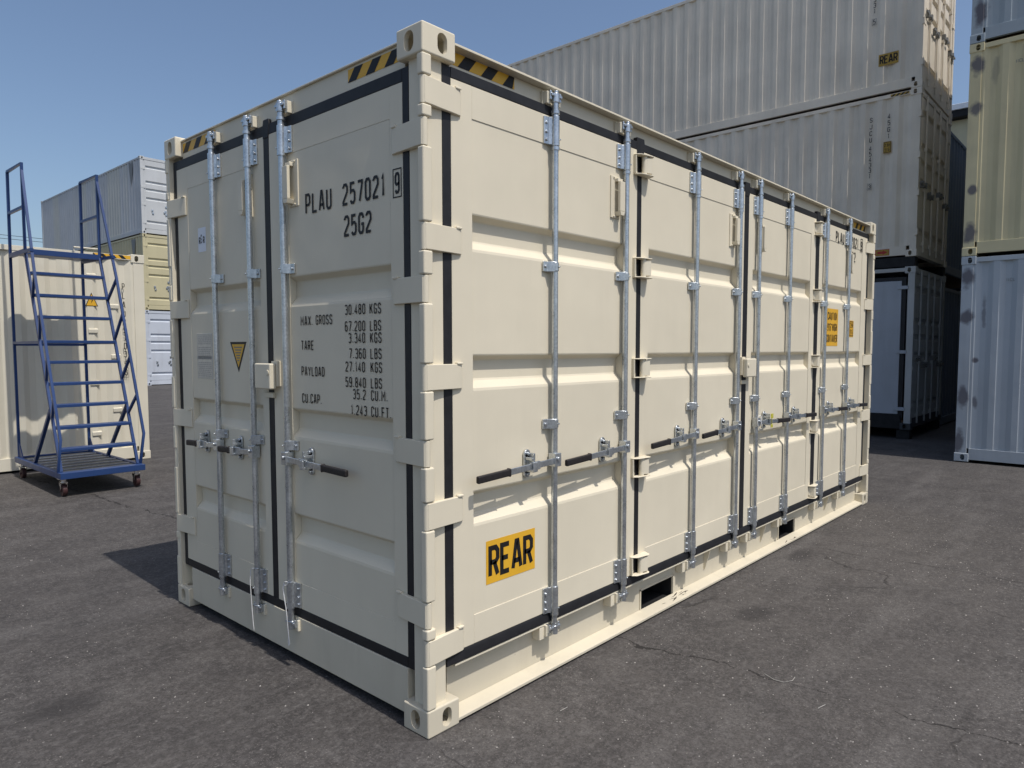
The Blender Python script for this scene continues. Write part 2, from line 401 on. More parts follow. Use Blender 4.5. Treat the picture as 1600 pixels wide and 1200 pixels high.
# ------------------------------------------------------------------ stroke lettering
c_, k_ = 0.26, 0.13
def loop8(): return [(c_, 0), (1 - c_, 0), (1, k_), (1, 1 - k_), (1 - c_, 1), (c_, 1), (0, 1 - k_), (0, k_)]
G = {
 '0': [(loop8(), True)], 'O': [(loop8(), True)],
 '1': [([(.25, .82), (.6, 1), (.6, 0)], False)],
 '2': [([(0, 1 - k_ - .04), (0, 1 - k_), (c_, 1), (1 - c_, 1), (1, 1 - k_), (1, .62), (0, .12), (0, 0), (1, 0)], False)],
 '3': [([(0, 1 - k_), (c_, 1), (1 - c_, 1), (1, 1 - k_), (1, .6), (.78, .52), (.4, .52)], False), ([(.78, .52), (1, .44), (1, k_), (1 - c_, 0), (c_, 0), (0, k_)], False)],
 '4': [([(.72, 0), (.72, 1), (0, .3), (0, .24), (1, .24)], False)],
 '5': [([(.95, 1), (.05, 1), (.05, .56), (.3, .62), (1 - c_, .62), (1, .5), (1, k_), (1 - c_, 0), (c_, 0), (0, k_)], False)],
 '6': [([(1, 1 - k_), (1 - c_, 1), (c_, 1), (0, 1 - k_), (0, k_), (c_, 0), (1 - c_, 0), (1, k_), (1, .46), (1 - c_, .57), (c_, .57), (0, .46)], False)],
 '7': [([(0, 1), (1, 1), (1, .9), (.38, 0)], False)],
 '8': [([(c_, .53), (1 - c_, .53), (.96, .64), (.96, 1 - k_), (1 - c_, 1), (c_, 1), (.04, 1 - k_), (.04, .64)], True), ([(c_, .53), (1 - c_, .53), (1, .42), (1, k_), (1 - c_, 0), (c_, 0), (0, k_), (0, .42)], True)],
 '9': [([(0, k_), (c_, 0), (1 - c_, 0), (1, k_), (1, 1 - k_), (1 - c_, 1), (c_, 1), (0, 1 - k_), (0, .54), (c_, .43), (1 - c_, .43), (1, .54)], False)],
 'A': [([(0, 0), (.40, 1), (.60, 1), (1, 0)], False), ([(.14, .27), (.86, .27)], False)],
 'B': [([(0, 0), (0, 1), (1 - c_, 1), (.95, 1 - k_), (.95, .62), (.72, .53), (0, .53)], False), ([(.72, .53), (1, .42), (1, k_), (1 - c_, 0), (0, 0)], False)],
 'C': [([(1, .76), (1, 1 - k_), (1 - c_, 1), (c_, 1), (0, 1 - k_), (0, k_), (c_, 0), (1 - c_, 0), (1, k_), (1, .24)], False)],
 'D': [([(0, 0), (0, 1), (.68, 1), (1, .83), (1, .17), (.68, 0)], True)],
 'E': [([(1, 1), (0, 1), (0, 0), (1, 0)], False), ([(0, .52), (.85, .52)], False)],
 'F': [([(1, 1), (0, 1), (0, 0)], False), ([(0, .52), (.85, .52)], False)],
 'G': [([(1, .76), (1, 1 - k_), (1 - c_, 1), (c_, 1), (0, 1 - k_), (0, k_), (c_, 0), (1 - c_, 0), (1, k_), (1, .46), (.55, .46)], False)],
 'H': [([(0, 0), (0, 1)], False), ([(1, 0), (1, 1)], False), ([(0, .52), (1, .52)], False)],
 'I': [([(.5, 0), (.5, 1)], False)],
 'J': [([(1, 1), (1, k_), (1 - c_, 0), (c_, 0), (0, k_), (0, .24)], False)],
 'K': [([(0, 0), (0, 1)], False), ([(.95, 1), (.06, .42)], False), ([(.36, .62), (1, 0)], False)],
 'L': [([(0, 1), (0, 0), (1, 0)], False)],
 'M': [([(0, 0), (0, 1), (.5, .38), (1, 1), (1, 0)], False)],
 'N': [([(0, 0), (0, 1), (1, 0), (1, 1)], False)],
 'P': [([(0, 0), (0, 1), (1 - c_, 1), (1, 1 - k_), (1, .56), (1 - c_, .44), (0, .44)], False)],
 'R': [([(0, 0), (0, 1), (1 - c_, 1), (1, 1 - k_), (1, .6), (1 - c_, .48), (0, .48)], False), ([(.55, .48), (1, 0)], False)],
 'S': [([(1, .78), (1, 1 - k_), (1 - c_, 1), (c_, 1), (0, 1 - k_), (0, .64), (.2, .55), (.8, .45), (1, .36), (1, k_), (1 - c_, 0), (c_, 0), (0, k_), (0, .22)], False)],
 'T': [([(0, 1), (1, 1)], False), ([(.5, 1), (.5, 0)], False)],
 'U': [([(0, 1), (0, k_), (c_, 0), (1 - c_, 0), (1, k_), (1, 1)], False)],
 'X': [([(0, 0), (1, 1)], False), ([(0, 1), (1, 0)], False)],
 'Y': [([(0, 1), (.5, .46), (1, 1)], False), ([(.5, .46), (.5, 0)], False)],
 '.': [([(.5, 0), (.5, .10)], False)], "'": [([(.5, 1), (.5, .78)], False)], '"': [([(.3, 1), (.3, .78)], False), ([(.75, 1), (.75, .78)], False)],
}
NARROW = {'.': .42, "'": .42, '1': .72, 'I': .5, 'M': 1.28, 'X': 1.1, 'K': 1.08, 'Y': 1.08, 'A': 1.08}

def ribbon(pts, closed, t):
    n = len(pts); out = []
    def nrm(a, b):
        dx, dy = b[0] - a[0], b[1] - a[1]; l = math.hypot(dx, dy) or 1
        return (-dy / l, dx / l)
    L_, R_ = [], []
    for i, p in enumerate(pts):
        if closed or 0 < i < n - 1:
            a = nrm(pts[i - 1], p); b = nrm(p, pts[(i + 1) % n])
            m = (a[0] + b[0], a[1] + b[1]); l = math.hypot(*m) or 1
            m = (m[0] / l, m[1] / l); k = min(1.9, 1 / max(.3, m[0] * a[0] + m[1] * a[1]))
        else:
            m = nrm(pts[0], pts[1]) if i == 0 else nrm(pts[-2], pts[-1]); k = 1
        L_.append((p[0] + m[0] * k * t / 2, p[1] + m[1] * k * t / 2)); R_.append((p[0] - m[0] * k * t / 2, p[1] - m[1] * k * t / 2))
    for i in range(n if closed else n - 1):
        j = (i + 1) % n
        out.append([L_[i], L_[j], R_[j], R_[i]])
    return out

def glyphs(s, x, y, h, wd, gap, t):
    out = []
    for ch in s:
        if ch == ' ':
            x += wd * .75 + gap; continue
        cw = wd * NARROW.get(ch, 1)
        for pts, cl in G[ch]:
            out += ribbon([(x + t / 2 + px * (cw - t), y + t / 2 + py * (h - t)) for px, py in pts], cl, t)
        x += cw + gap
    return out, x - gap

def text(s, x, y, h, wd, gap, t): return glyphs(s, x, y, h, wd, gap, t)[0]

def text_fit(s, x0, x1, y, h, t, gapr=.25):
    # letters spread to fill x0..x1
    units = sum((.75 if ch == ' ' else NARROW.get(ch, 1)) for ch in s) + gapr * (len(s) - 1)
    wd = (x1 - x0) / units
    return glyphs(s, x0, y, h, wd, wd * gapr, t)[0]

def rect(x0, y0, x1, y1): return [(x0, y0), (x1, y0), (x1, y1), (x0, y1)]
def frame(x0, y0, x1, y1, t): return [rect(x0, y0, x1, y0 + t), rect(x0, y1 - t, x1, y1), rect(x0, y0 + t, x0 + t, y1 - t), rect(x1 - t, y0 + t, x1, y1 - t)]

def split_glyphs(polys):
    bb = [(min(q[0] for q in p), max(q[0] for q in p), min(q[1] for q in p), max(q[1] for q in p)) for p in polys]
    par = list(range(len(polys)))
    def find(i):
        while par[i] != i: i = par[i]
        return i
    for i in range(len(polys)):
        for j in range(i):
            if bb[i][0] <= bb[j][1] + 1e-4 and bb[j][0] <= bb[i][1] + 1e-4 and bb[i][2] <= bb[j][3] + 1e-4 and bb[j][2] <= bb[i][3] + 1e-4:
                par[find(i)] = find(j)
    g = {}
    for i, p in enumerate(polys): g.setdefault(find(i), []).append(p)
    return list(g.values())

def letters(polys, origin, ud, mat, parent):
    for g in split_glyphs(polys): decal('letter', g, origin, ud, mat, parent)

def print_part(name, polys, origin, ud, mat, parent):
    o = decal(name, polys, origin, ud, mat, parent); o['kind'] = 'stuff'
    return o

def decal(name, polys, origin, ud, mat, parent, vd=(0, 0, 1), thick=0.0):
    o, a, b = Vector(origin), Vector(ud), Vector(vd)
    nrm = a.cross(b)
    vs_, fs = [], []
    for p in polys:
        i = len(vs_)
        vs_ += [tuple(o + a * q[0] + b * q[1]) for q in p]
        fs.append(tuple(range(i, i + len(p))))
        if thick:
            j = len(vs_)
            vs_ += [tuple(o + a * q[0] + b * q[1] - nrm * thick) for q in p]
            n = len(p)
            fs += [(i + k, i + (k + 1) % n, j + (k + 1) % n, j + k) for k in range(n)]
    me = bpy.data.meshes.new(name); me.from_pydata(vs_, [], fs); me.materials.append(None)
    return obj(name, me, mat, parent)

def vtext(s, h, wd, pitch, t):
    out = []; y = 0
    for ch in s:
        if ch == ' ':
            y -= pitch * .8; continue
        out += text(ch, -wd * NARROW.get(ch, 1) / 2, y - h, h, wd, 0, t); y -= pitch
    return out

# ------------------------------------------------------------------ ground
def gz(y): return 0.0 if y < 3.7 else min(0.0088 * (y - 3.7), 0.25)
me = MB()
ys = [-300, -20, -6, 0, 3.7, 8.56, 14, 20, 26.7, 32.1, 60, 400]
for a, b in zip(ys[:-1], ys[1:]):
    me.add([(-300, a, gz(a)), (400, a, gz(a)), (400, b, gz(b)), (-300, b, gz(b))], [(0, 1, 2, 3)])
gm = me.mesh('ground', recalc=False, smooth=0)
ground = obj('ground', gm, 'asphalt'); ground['kind'] = 'structure'

pb = MB()
for i in range(2600):
    if i < 1900: x, y = random.uniform(-1.6, 6.5), random.uniform(-2.6, -0.05)
    else: x, y = random.uniform(-2.2, -0.1), random.uniform(-0.8, 7)
    r = random.choice((.0020, .0025, .003, .003, .0035, .0045)) * random.uniform(.7, 1.4)
    if random.random() < .015: r *= 1.7
    a = random.uniform(0, 6); q = r * random.uniform(.6, 1)
    z = gz(y)
    pb.add([(x + r * math.cos(a), y + r * math.sin(a), z), (x - q * math.sin(a), y + q * math.cos(a), z), (x - r * math.cos(a), y - r * math.sin(a), z), (x + q * math.sin(a), y - q * math.cos(a), z), (x + q * .2, y, z + q * .9)],
           [(0, 1, 4), (1, 2, 4), (2, 3, 4), (3, 0, 4)])
peb = obj('loose_grit', pb.mesh('loose_grit', smooth=0), 'pebble')
peb['kind'] = 'stuff'; peb['label'] = 'pale grit scattered on the dark asphalt'; peb['category'] = 'grit'

# ------------------------------------------------------------------ corner casting (shared mesh, corner at its origin)
def obround(w2, h2, n=8):
    r = w2
    pts = [(r * math.cos(math.pi * i / n), h2 - r + r * math.sin(math.pi * i / n)) for i in range(n + 1)]
    pts += [(r * math.cos(math.pi + math.pi * i / n), -(h2 - r) + r * math.sin(math.pi + math.pi * i / n)) for i in range(n + 1)]
    return pts
def make_casting():
    base = MB().box(0, .178, 0, .162, 0, .118).mesh('corner_casting_raw', bevel=.008, seg=3)
    ob = bpy.data.objects.new('tmp_casting', base); col.objects.link(ob)
    cuts = [MB().box(.022, .158, .022, .142, .02, .098),
            MB().prism([(p[0] + .082, p[1] + .060) for p in obround(.029, .041)], -.02, .06, axis=0),
            MB().prism([(p[0] + .105, p[1] + .060) for p in obround(.026, .041)], -.02, .06, axis=1),
            MB().prism([(p[1] + .09, p[0] + .08) for p in obround(.031, .060)], .07, .14, axis=2)]
    tmp = []
    for c in cuts:
        cm = c.mesh('cut', smooth=0)
        co = bpy.data.objects.new('tmp_cut', cm); col.objects.link(co); tmp.append(co)
        md = ob.modifiers.new('b', 'BOOLEAN'); md.operation = 'DIFFERENCE'; md.solver = 'EXACT'; md.object = co
    dg = bpy.context.evaluated_depsgraph_get()
    res = bpy.data.meshes.new_from_object(ob.evaluated_get(dg))
    for t_ in tmp: bpy.data.objects.remove(t_)
    bpy.data.objects.remove(ob)
    res.name = 'corner_casting'
    res.materials.clear(); res.materials.append(None)
    smooth_faces(res, 40)
    return res
CAST = make_casting()

def castings(parent, Lc, Wc, Hc, mat):
    for x, sx in ((0, 1), (Lc, -1)):
        for y, sy in ((0, 1), (Wc, -1)):
            obj('corner_casting', CAST, mat, parent, (x, y, Hc), scale=(sx, sy, -1))
            obj('corner_casting', CAST, mat, parent, (x, y, 0), scale=(sx, sy, 1))

def corrugated(mb, u0, u1, w0, w1, v, inward, period=.278, depth=.036):
    n = max(1, round((u1 - u0) / period)); per = (u1 - u0) / n
    pts = [(u0, v)]
    for i in range(n):
        a = u0 + i * per
        pts += [(a + per * .13, v), (a + per * .37, v + inward * depth), (a + per * .63, v + inward * depth), (a + per * .87, v)]
    pts.append((u1, v))
    # thin steel sheet, drawn as a closed section 2 mm thick
    back = [(p[0], p[1] + inward * .002) for p in pts]
    vs_ = [(p[0], p[1], ww) for ww in (w0, w1) for p in pts] + [(p[0], p[1], ww) for ww in (w0, w1) for p in back]
    m = len(pts); fs = []
    for i in range(m - 1):
        fs.append((i, i + 1, m + i + 1, m + i)); fs.append((2 * m + i, 3 * m + i, 3 * m + i + 1, 2 * m + i + 1))
    mb.add(vs_, fs)
    return mb

# ------------------------------------------------------------------ the open-side container in the foreground
L, W, H = 6.058, 2.438, 2.896
main = empty('open_side_container', (0, 0, 0), 'cream high cube container in the foreground with folding side doors and PLAU 257021 9 lettering', 'shipping container')
castings(main, L, W, H, 'cream')
for ch in main.children:
    if ch.location.z < .1: ch.material_slots[0].material = MAT['cream_low']

# corner posts
for x0, x1, y0, y1 in ((.03, .127, .03, .121), (L - .127, L - .03, W - .121, W - .03)):
    obj('corner_post', MB().box(x0, x1, y0, y1, .112, H - .112).mesh('corner_post', bevel=.003), 'cream', main)
# the two posts seen from their open side: a deep channel behind the hinge line
obj('corner_post', MB().box(L - .052, L - .006, .006, .121, .112, H - .112).box(L - .1275, L - .052, .082, .1205, .112, H - .112).mesh('corner_post', bevel=.002), 'cream', main)
obj('corner_post', MB(SWAP).box(W - .052, W - .006, .006, .121, .112, H - .112).box(W - .1275, W - .052, .082, .1205, .112, H - .112).mesh('corner_post', bevel=.002), 'cream', main)
# top rails
obj('top_side_rail', MB().box(.176, L - .176, .055, .13, 2.772, 2.8555).box(.17, L - .17, .009, .13, 2.856, 2.866).mesh('top_side_rail', bevel=.0015), 'cream', main)
obj('top_side_rail', MB().box(.176, L - .176, W - .13, W - .02, 2.78, 2.866).mesh('top_side_rail'), 'cream', main)
obj('door_header', MB(SWAP).box(.16, W - .16, .045, .13, 2.762, 2.8665).box(.16, W - .16, .033, .131, 2.867, 2.875).mesh('door_header', bevel=.0015), 'cream', main)
obj('end_header', MB(SWAP).box(.16, W - .16, L - .13, L - .02, 2.78, 2.866).mesh('end_header'), 'cream', main)
obj('roof', MB().box(.12, L - .12, .12, W - .12, 2.84, 2.853).mesh('roof'), 'cream', main)
# bottom side rail with fork pockets cut through the web
rail = MB()
Z0, Z1 = .040, .33
POCK = ((1.75, 2.13), (3.86, 4.21))
xs = [.176, POCK[0][0], POCK[0][1], POCK[1][0], POCK[1][1], L - .176]
for i in range(0, 6, 2): rail.box(xs[i], xs[i + 1], .08, .088, Z0, Z1)
for a, b in POCK:
    rail.box(a, b, .08, .088, .158, Z1)
obj('bottom_side_rail', rail.mesh('bottom_side_rail', bevel=.001), 'cream_low', main)
obj('bottom_flange', MB().prism([(.003, .012), (.003, .026), (.0795, .0425), (.0795, .02)], .174, L - .174, axis=0).mesh('bottom_flange', bevel=.002), 'cream_low', main)
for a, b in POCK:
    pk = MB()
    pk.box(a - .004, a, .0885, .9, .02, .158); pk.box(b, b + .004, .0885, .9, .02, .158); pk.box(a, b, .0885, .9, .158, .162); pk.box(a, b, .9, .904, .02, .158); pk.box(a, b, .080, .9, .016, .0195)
    obj('fork_pocket', pk.mesh('fork_pocket', smooth=0), 'dark', main)  # near-black walls: the shade inside the pocket is put into the colour
    fr = MB().box(a - .012, a, .074, .0795, .044, .168).box(b, b + .012, .074, .0795, .044, .168).box(a - .012, b + .012, .074, .0795, .158, .17)
    obj('pocket_frame', fr.mesh('pocket_frame', bevel=.001), 'cream_low', main)
obj('bottom_side_rail', MB().box(.176, L - .176, W - .09, W - .03, .04, .2).mesh('bottom_side_rail'), 'cream_low', main)
obj('door_sill', MB(SWAP).box(.16, W - .16, .025, .12, .046, .2485).mesh('door_sill', bevel=.003), 'cream_low', main)
obj('end_sill', MB(SWAP).box(.16, W - .16, L - .12, L - .025, .046, .262).mesh('end_sill', bevel=.003), 'cream_low', main)
obj('floor', MB().box(.125, L - .125, .125, W - .125, .165, .20).mesh('floor'), 'floor', main)
obj('side_wall', corrugated(MB(), .12, L - .12, .2, 2.79, W - .035, -1).mesh('side_wall', recalc=False, smooth=0), 'cream', main)
obj('end_wall', corrugated(MB(SWAP), .12, W - .12, .26, 2.79, L - .035, -1).mesh('end_wall', recalc=False, smooth=0), 'cream', main)

# gaskets of the side
GV = (.0290, .075)
for name, a in (('gasket', (.128, .1755, *GV, .305, 2.774)), ('gasket', (5.8825, 5.93, *GV, .305, 2.774)), ('gasket', (.176, 5.882, *GV, 2.731, 2.776)),
                ('gasket', (1.593, 1.637, *GV, .3085, 2.73)), ('gasket', (2.995, 3.068, *GV, .3085, 2.73)), ('gasket', (4.423, 4.512, *GV, .3085, 2.73))):
    obj(name, MB().box(*a).mesh('gasket', bevel=.003, seg=2), 'rubber', main)
obj('gasket', MB().prism([(.029, .307), (.024, .290), (.022, .262), (.030, .256), (.078, .262), (.078, .307)], .129, 5.929, axis=0).mesh('gasket', bevel=.002), 'rubber', main)
for x in (1.615, 3.03, 4.467):
    obj('gasket_flap', MB().prism([(x - .032, 2.700), (x + .032, 2.700), (x + .052, 2.752), (x + .042, 2.800), (x - .032, 2.800)], .0255, .054, axis=1).mesh('gasket_flap', bevel=.005), 'rubber', main)
# drip lip above the bottom rail, in front of the web
obj('drip_lip', MB().box(.178, L - .178, .026, .08, .246, .2545).mesh('drip_lip', bevel=.001), 'cream', main)
# gaskets of the end
E_ = lambda *a: MB(SWAP).box(*a)
for a in ((.1215, .1625, *GV, .25, 2.76), (2.3395, 2.381, *GV, .25, 2.76), (.163, 2.339, *GV, 2.7065, 2.76), (.163, 2.339, *GV, .249, .2965), (1.2325, 1.2875, *GV, .297, 2.7065)):
    obj('gasket', E_(*a).mesh('gasket', bevel=.003), 'rubber', main)
obj('gasket_flap', MB(SWAP).prism([(1.232, 2.690), (1.288, 2.690), (1.288, 2.752), (1.28, 2.786), (1.228, 2.786), (1.222, 2.752)], .0255, .044, axis=1).mesh('gasket_flap', bevel=.005), 'rubber', main)

# doors -----------------------------------------------------------
def door_leaf(f, d0, d1, p0, p1, z0, z1, pz0, pz1, bands, name='door'):
    m = MB(f)
    m.box(d0, p0 - .0015, .03, .085, z0, z1); m.box(p1 + .0015, d1, .03, .085, z0, z1)
    m.box(p0 - .0015, p1 + .0015, .0302, .085, pz1 + .0005, z1 - .0003); m.box(p0 - .0015, p1 + .0015, .0302, .085, z0 + .0003, pz0 - .0005)
    d = obj(name, m.mesh('door', bevel=.0012 if f else .0022, seg=2), 'cream', main)
    dep = .037; v = .0314 if f else .0335
    prof = [(pz0, v)]
    for (b0, b1) in sorted(bands):      # b0 lower edge, b1 upper edge
        prof += [(b0 - .006, v), (b0 + .006, v + .0025), (b0 + .038, v + dep - .004), (b0 + .047, v + dep), (b1 - .027, v + dep), (b1 - .022, v + dep - .003), (b1 - .003, v + .002), (b1 + .003, v)]
    prof.append((pz1, v))
    pm = MB(f)
    n = len(prof)
    pm.add([(u, q[1], q[0]) for u in (p0, p1) for q in prof], [(i, i + 1, n + i + 1, n + i) for i in range(n - 1)])
    pm.box(p0, p1, .080, .084, pz0, pz1)
    obj('door_panel', pm.mesh('door_panel', smooth=0), 'cream', d)
    return d

SB = [(2.041, 2.196), (1.441, 1.593), (.841, .994)]
EB = [(1.832, 1.978), (1.172, 1.322), (.637, .786)]
side_doors = [door_leaf(None, a, b, c, d, .3085, 2.73, .44, 2.592, SB) for a, b, c, d in
              ((.1765, 1.592, .299, 1.452), (1.638, 2.994, 1.722, 2.88), (3.069, 4.422, 3.15, 4.312), (4.513, 5.8815, 4.605, 5.725))]
end_doors = [door_leaf(SWAP, a, b, c, d, .297, 2.706, .43, 2.575, EB) for a, b, c, d in ((.1635, 1.232, .25, 1.058), (1.288, 2.339, 1.352, 2.196))]

# lock gear -----------------------------------------------------------
RV = .004      # rod centre line
def gear_meshes(f):
    g = {}
    m = MB(f); m.cyl((0, RV), .0155, .21, 2.82, n=18)
    for a, b, r in ((2.735, 2.75, .021), (2.565, 2.58, .021), (.295, .305, .021)): m.cyl((0, RV), r, a, b, n=18)
    g['lock_rod'] = m.mesh('lock_rod')
    m = MB(f)      # cam head: hub with two claws
    m.cyl((0, RV), .02, -.022, .022, n=14); m.box(-.04, .04, RV - .012, RV + .018, .004, .018); m.box(-.042, -.028, RV - .004, RV + .03, -.012, .03); m.box(.028, .042, RV - .004, RV + .03, -.012, .03); m.cyl((0, RV - .004), .013, .022, .034, n=10)
    g['cam'] = m.mesh('cam', bevel=.003)
    m = MB(f)      # keeper bracket
    m.box(-.05, -.026, .012, .056, -.03, .028); m.box(.026, .05, .012, .056, -.03, .028); m.box(-.052, .052, .040, .058, -.034, .034)
    g['keeper'] = m.mesh('cam_keeper', bevel=.004)
    for nm, s in (('sleeve_l', -1), ('sleeve_r', 1)):
        m = MB(f); m.cyl((0, RV), .0205, -.07, .07, n=18)
        m.prism([(s * .001, RV - .012), (s * .03, .018), (s * .062, .021), (s * .062, .0295), (s * .001, .0295)], -.064, .064, axis=2)
        m2 = []
        for z in (-.045, -.008, .035): m.cyl((s * .047, z), .007, .012, .022, axis=1, n=8)
        m.cyl((s * -.012, -.04), .004, RV - .024, RV - .018, axis=1, n=8)
        g[nm] = m.mesh('rod_sleeve', bevel=.0025)
        m = MB(f); m.cyl((0, RV), .0192, -.020, .020, n=16)
        m.prism([(s * .001, RV - .018), (s * .024, RV - .008), (s * .040, .018), (s * .066, .020), (s * .066, .0295), (s * .001, .0295)], -.024, .024, axis=2)
        m.cyl((s * .052, 0), .008, .011, .021, axis=1, n=8); m.cyl((s * -.006, 0), .005, RV - .026, RV - .02, axis=1, n=8)
        g['clamp' + nm[6:]] = m.mesh('rod_clamp', bevel=.0025)
    return g
GS, GE = gear_meshes(None), gear_meshes(SWAP)

def handle(f, s, length, glen, droop):
    m = MB(f)
    m.box(-.023, .023, RV - .026, RV + .02, -.032, .034); m.cyl((s * .004, .006), .011, RV - .036, RV - .026, axis=1, n=10)
    a = s * .02; b = s * (length - glen + .012)
    zz = lambda u: -.004 - droop * abs(u)
    vv = lambda u: RV - .010 - .020 * abs(u) / .5
    def bar(u0, u1, hz, th):
        m.add([(u, vv(u) + dv, zz(u) + dz) for u in (u0, u1) for dv, dz in ((-th, -hz), (th, -hz), (th, hz), (-th, hz))],
              [(0, 1, 2, 3), (7, 6, 5, 4), (0, 4, 5, 1), (1, 5, 6, 2), (2, 6, 7, 3), (3, 7, 4, 0)])
    bar(a, b, .015, .0045)
    bar(s * .13, s * .20, .021, .006)
    h = m.mesh('door_handle', bevel=.003)
    m = MB(f)
    u0, u1 = s * (length - glen), s * length
    m.add([(u, vv(u) + dv, zz(u) + dz) for u in (u0, u1) for dv, dz in ((-.0105, -.0165), (.0105, -.0165), (.0105, .0165), (-.0105, .0165))],
          [(0, 1, 2, 3), (7, 6, 5, 4), (0, 4, 5, 1), (1, 5, 6, 2), (2, 6, 7, 3), (3, 7, 4, 0)])
    uu0, uu1 = s * (length - glen), s * (length - glen + .012)
    m.add([(u, vv(u) + dv, zz(u) + dz) for u in (uu0, uu1) for dv, dz in ((-.013, -.0195), (.013, -.0195), (.013, .0195), (-.013, .0195))],
          [(0, 1, 2, 3), (7, 6, 5, 4), (0, 4, 5, 1), (1, 5, 6, 2), (2, 6, 7, 3), (3, 7, 4, 0)])
    g = m.mesh('handle_grip', bevel=.006)
    m = MB(f)
    u = s * (.185 if length > .5 else .19); v1 = .0295
    m.box(u - .021, u + .021, .018, v1, -.045, .048); m.cyl((u, .048), .021, .018, v1, axis=1, n=14); m.cyl((u, -.045), .021, .018, v1, axis=1, n=14)
    m.box(u - .013, u + .016, -.03, .018, -.036, -.022); m.box(u - .013, u + .016, -.034, -.026, -.034, .012); m.box(u - .016, u - .004, -.026, .018, .020, .034); m.box(u + .004, u + .016, -.018, .018, -.002, .052)
    m.cyl((u, .048), .009, .009, .018, axis=1, n=8); m.cyl((u, -.050), .009, .009, .018, axis=1, n=8)
    c = m.mesh('handle_catch', bevel=.0025)
    return h, g, c
HS = {1: handle(None, 1, .565, .215, .03), -1: handle(None, -1, .565, .215, .03)}
HEr = handle(SWAP, -1, .557, .21, .01)
HEl = handle(SWAP, 1, .365, .12, .03)

def rod_set(f, g, door, u, side, hs, ztop=2.655, zbot=.372, clamps=(2.013, 1.253), zc=(2.808, .222)):
    P = (lambda u_, z: (u_, 0, z)) if f is None else (lambda u_, z: (0, u_, z))
    obj('lock_rod', g['lock_rod'], 'zinc', door, P(u, 0))
    for z in zc: obj('cam', g['cam'], 'zinc', door, P(u, z))
    obj('cam_keeper', g['keeper'], 'cream', main, P(u, zc[0]))
    obj('cam_keeper', g['keeper'], 'cream', main, P(u, zc[1]))
    sfx = '_r' if side > 0 else '_l'
    for z in (ztop, zbot): obj('rod_sleeve', g['sleeve' + sfx], 'zinc', door, P(u, z))
    for z in clamps: obj('rod_clamp', g['clamp' + sfx], 'zinc', door, P(u, z))
    z = 1.075 if f is None else 1.068
    obj('door_handle', hs[0], 'zinc', door, P(u, z)); obj('handle_grip', hs[1], 'grip', door, P(u, z)); obj('handle_catch', hs[2], 'zinc', door, P(u, z))

for i, u in enumerate((.828, 1.444, 2.25, 2.872, 3.2, 3.796, 4.624, 5.246)):
    rod_set(None, GS, side_doors[i // 2], u, -1, HS[-1 if i < 4 else 1])
rod_set(SWAP, GE, end_doors[0], 1.066, -1, HEr, clamps=(2.013, 1.134), ztop=2.64, zbot=.366, zc=(2.795, .210))
rod_set(SWAP, GE, end_doors[1], 1.405, -1, HEl, clamps=(2.013, 1.134), ztop=2.64, zbot=.366, zc=(2.795, .210))
rod_set(SWAP, GE, end_doors[1], 1.815, -1, HEl, clamps=(2.013, 1.134), ztop=2.64, zbot=.366, zc=(2.795, .210))

# corner hinges ---------------------------------------------------------
SBL = [(2.583, 2.693), (2.013, 2.123), (1.448, 1.557), (.876, .990), (.305, .414)]
EBL = [(2.421, 2.532), (1.803, 1.914), (1.137, 1.246), (.464, .575)]
LUG = [(2.693, 2.779), (2.532, 2.583), (2.123, 2.421), (1.914, 2.013), (1.557, 1.803), (1.246, 1.448), (.990, 1.137), (.575, .876), (.414, .464), (.117, .305)]
BLP = [(.012, .001), (.05, .002), (.10, .008), (.17, .013), (.215, .018), (.228, .024), (.228, .0298), (.035, .0298), (.012, .030)]
def blade_mesh(f, h, mirror=None, wide=1.0):
    pts = [(p[0] * (wide if p[0] > .05 else 1), p[1]) for p in BLP]
    if mirror: pts = [(mirror - p[0], p[1]) for p in pts][::-1]
    m = MB(f).prism(pts, 0, h, axis=2)
    x0, x1 = (.19 * wide, .222 * wide) if not mirror else (mirror - .222 * wide, mirror - .19 * wide)
    m.box(x0, x1, .012, .0296, h - .003, h + .007)      # weld bead on the upper edge
    return m.mesh('hinge_blade', bevel=.0035)
def corner_hinges(cx, cy, sx, sy, side_door, end_door):
    lugs = {}
    for a, b in LUG:
        h = round(b - a, 3)
        if h not in lugs:
            lugs[h] = MB().box(*sorted((0, sx * .049)), *sorted((0, sy * .038)), .0015, h - .0015).mesh('hinge_lug', bevel=.008, seg=3)
        obj('hinge_lug', lugs[h], 'cream', main, (cx, cy, a))
    for lst, dr in ((SBL, side_door), (EBL, end_door)):
        bar = {}
        for a, b in lst:
            h = round(b - a, 3)
            if h not in bar:
                bar[h] = MB().cyl((sx * .0185, sy * .0185), .0165, .001, h - .001, n=16).mesh('hinge_barrel', bevel=.002)
            obj('hinge_barrel', bar[h], 'cream', dr or main, (cx, cy, a))
corner_hinges(0, 0, 1, 1, side_doors[0], end_doors[0])
corner_hinges(L, 0, -1, 1, side_doors[3], None)
corner_hinges(0, W, 1, -1, None, end_doors[1])
for a, b in SBL:
    obj('hinge_blade', blade_mesh(None, b - a - .004), 'cream', side_doors[0], (0, 0, a + .002))
    obj('hinge_blade', blade_mesh(None, b - a - .004, L), 'cream', side_doors[3], (0, 0, a + .002))
for a, b in EBL:
    obj('hinge_blade', blade_mesh(SWAP, b - a - .004), 'cream', end_doors[0], (0, 0, a + .002))
    obj('hinge_blade', blade_mesh(SWAP, b - a - .004, W), 'cream', end_doors[1], (0, 0, a + .002))

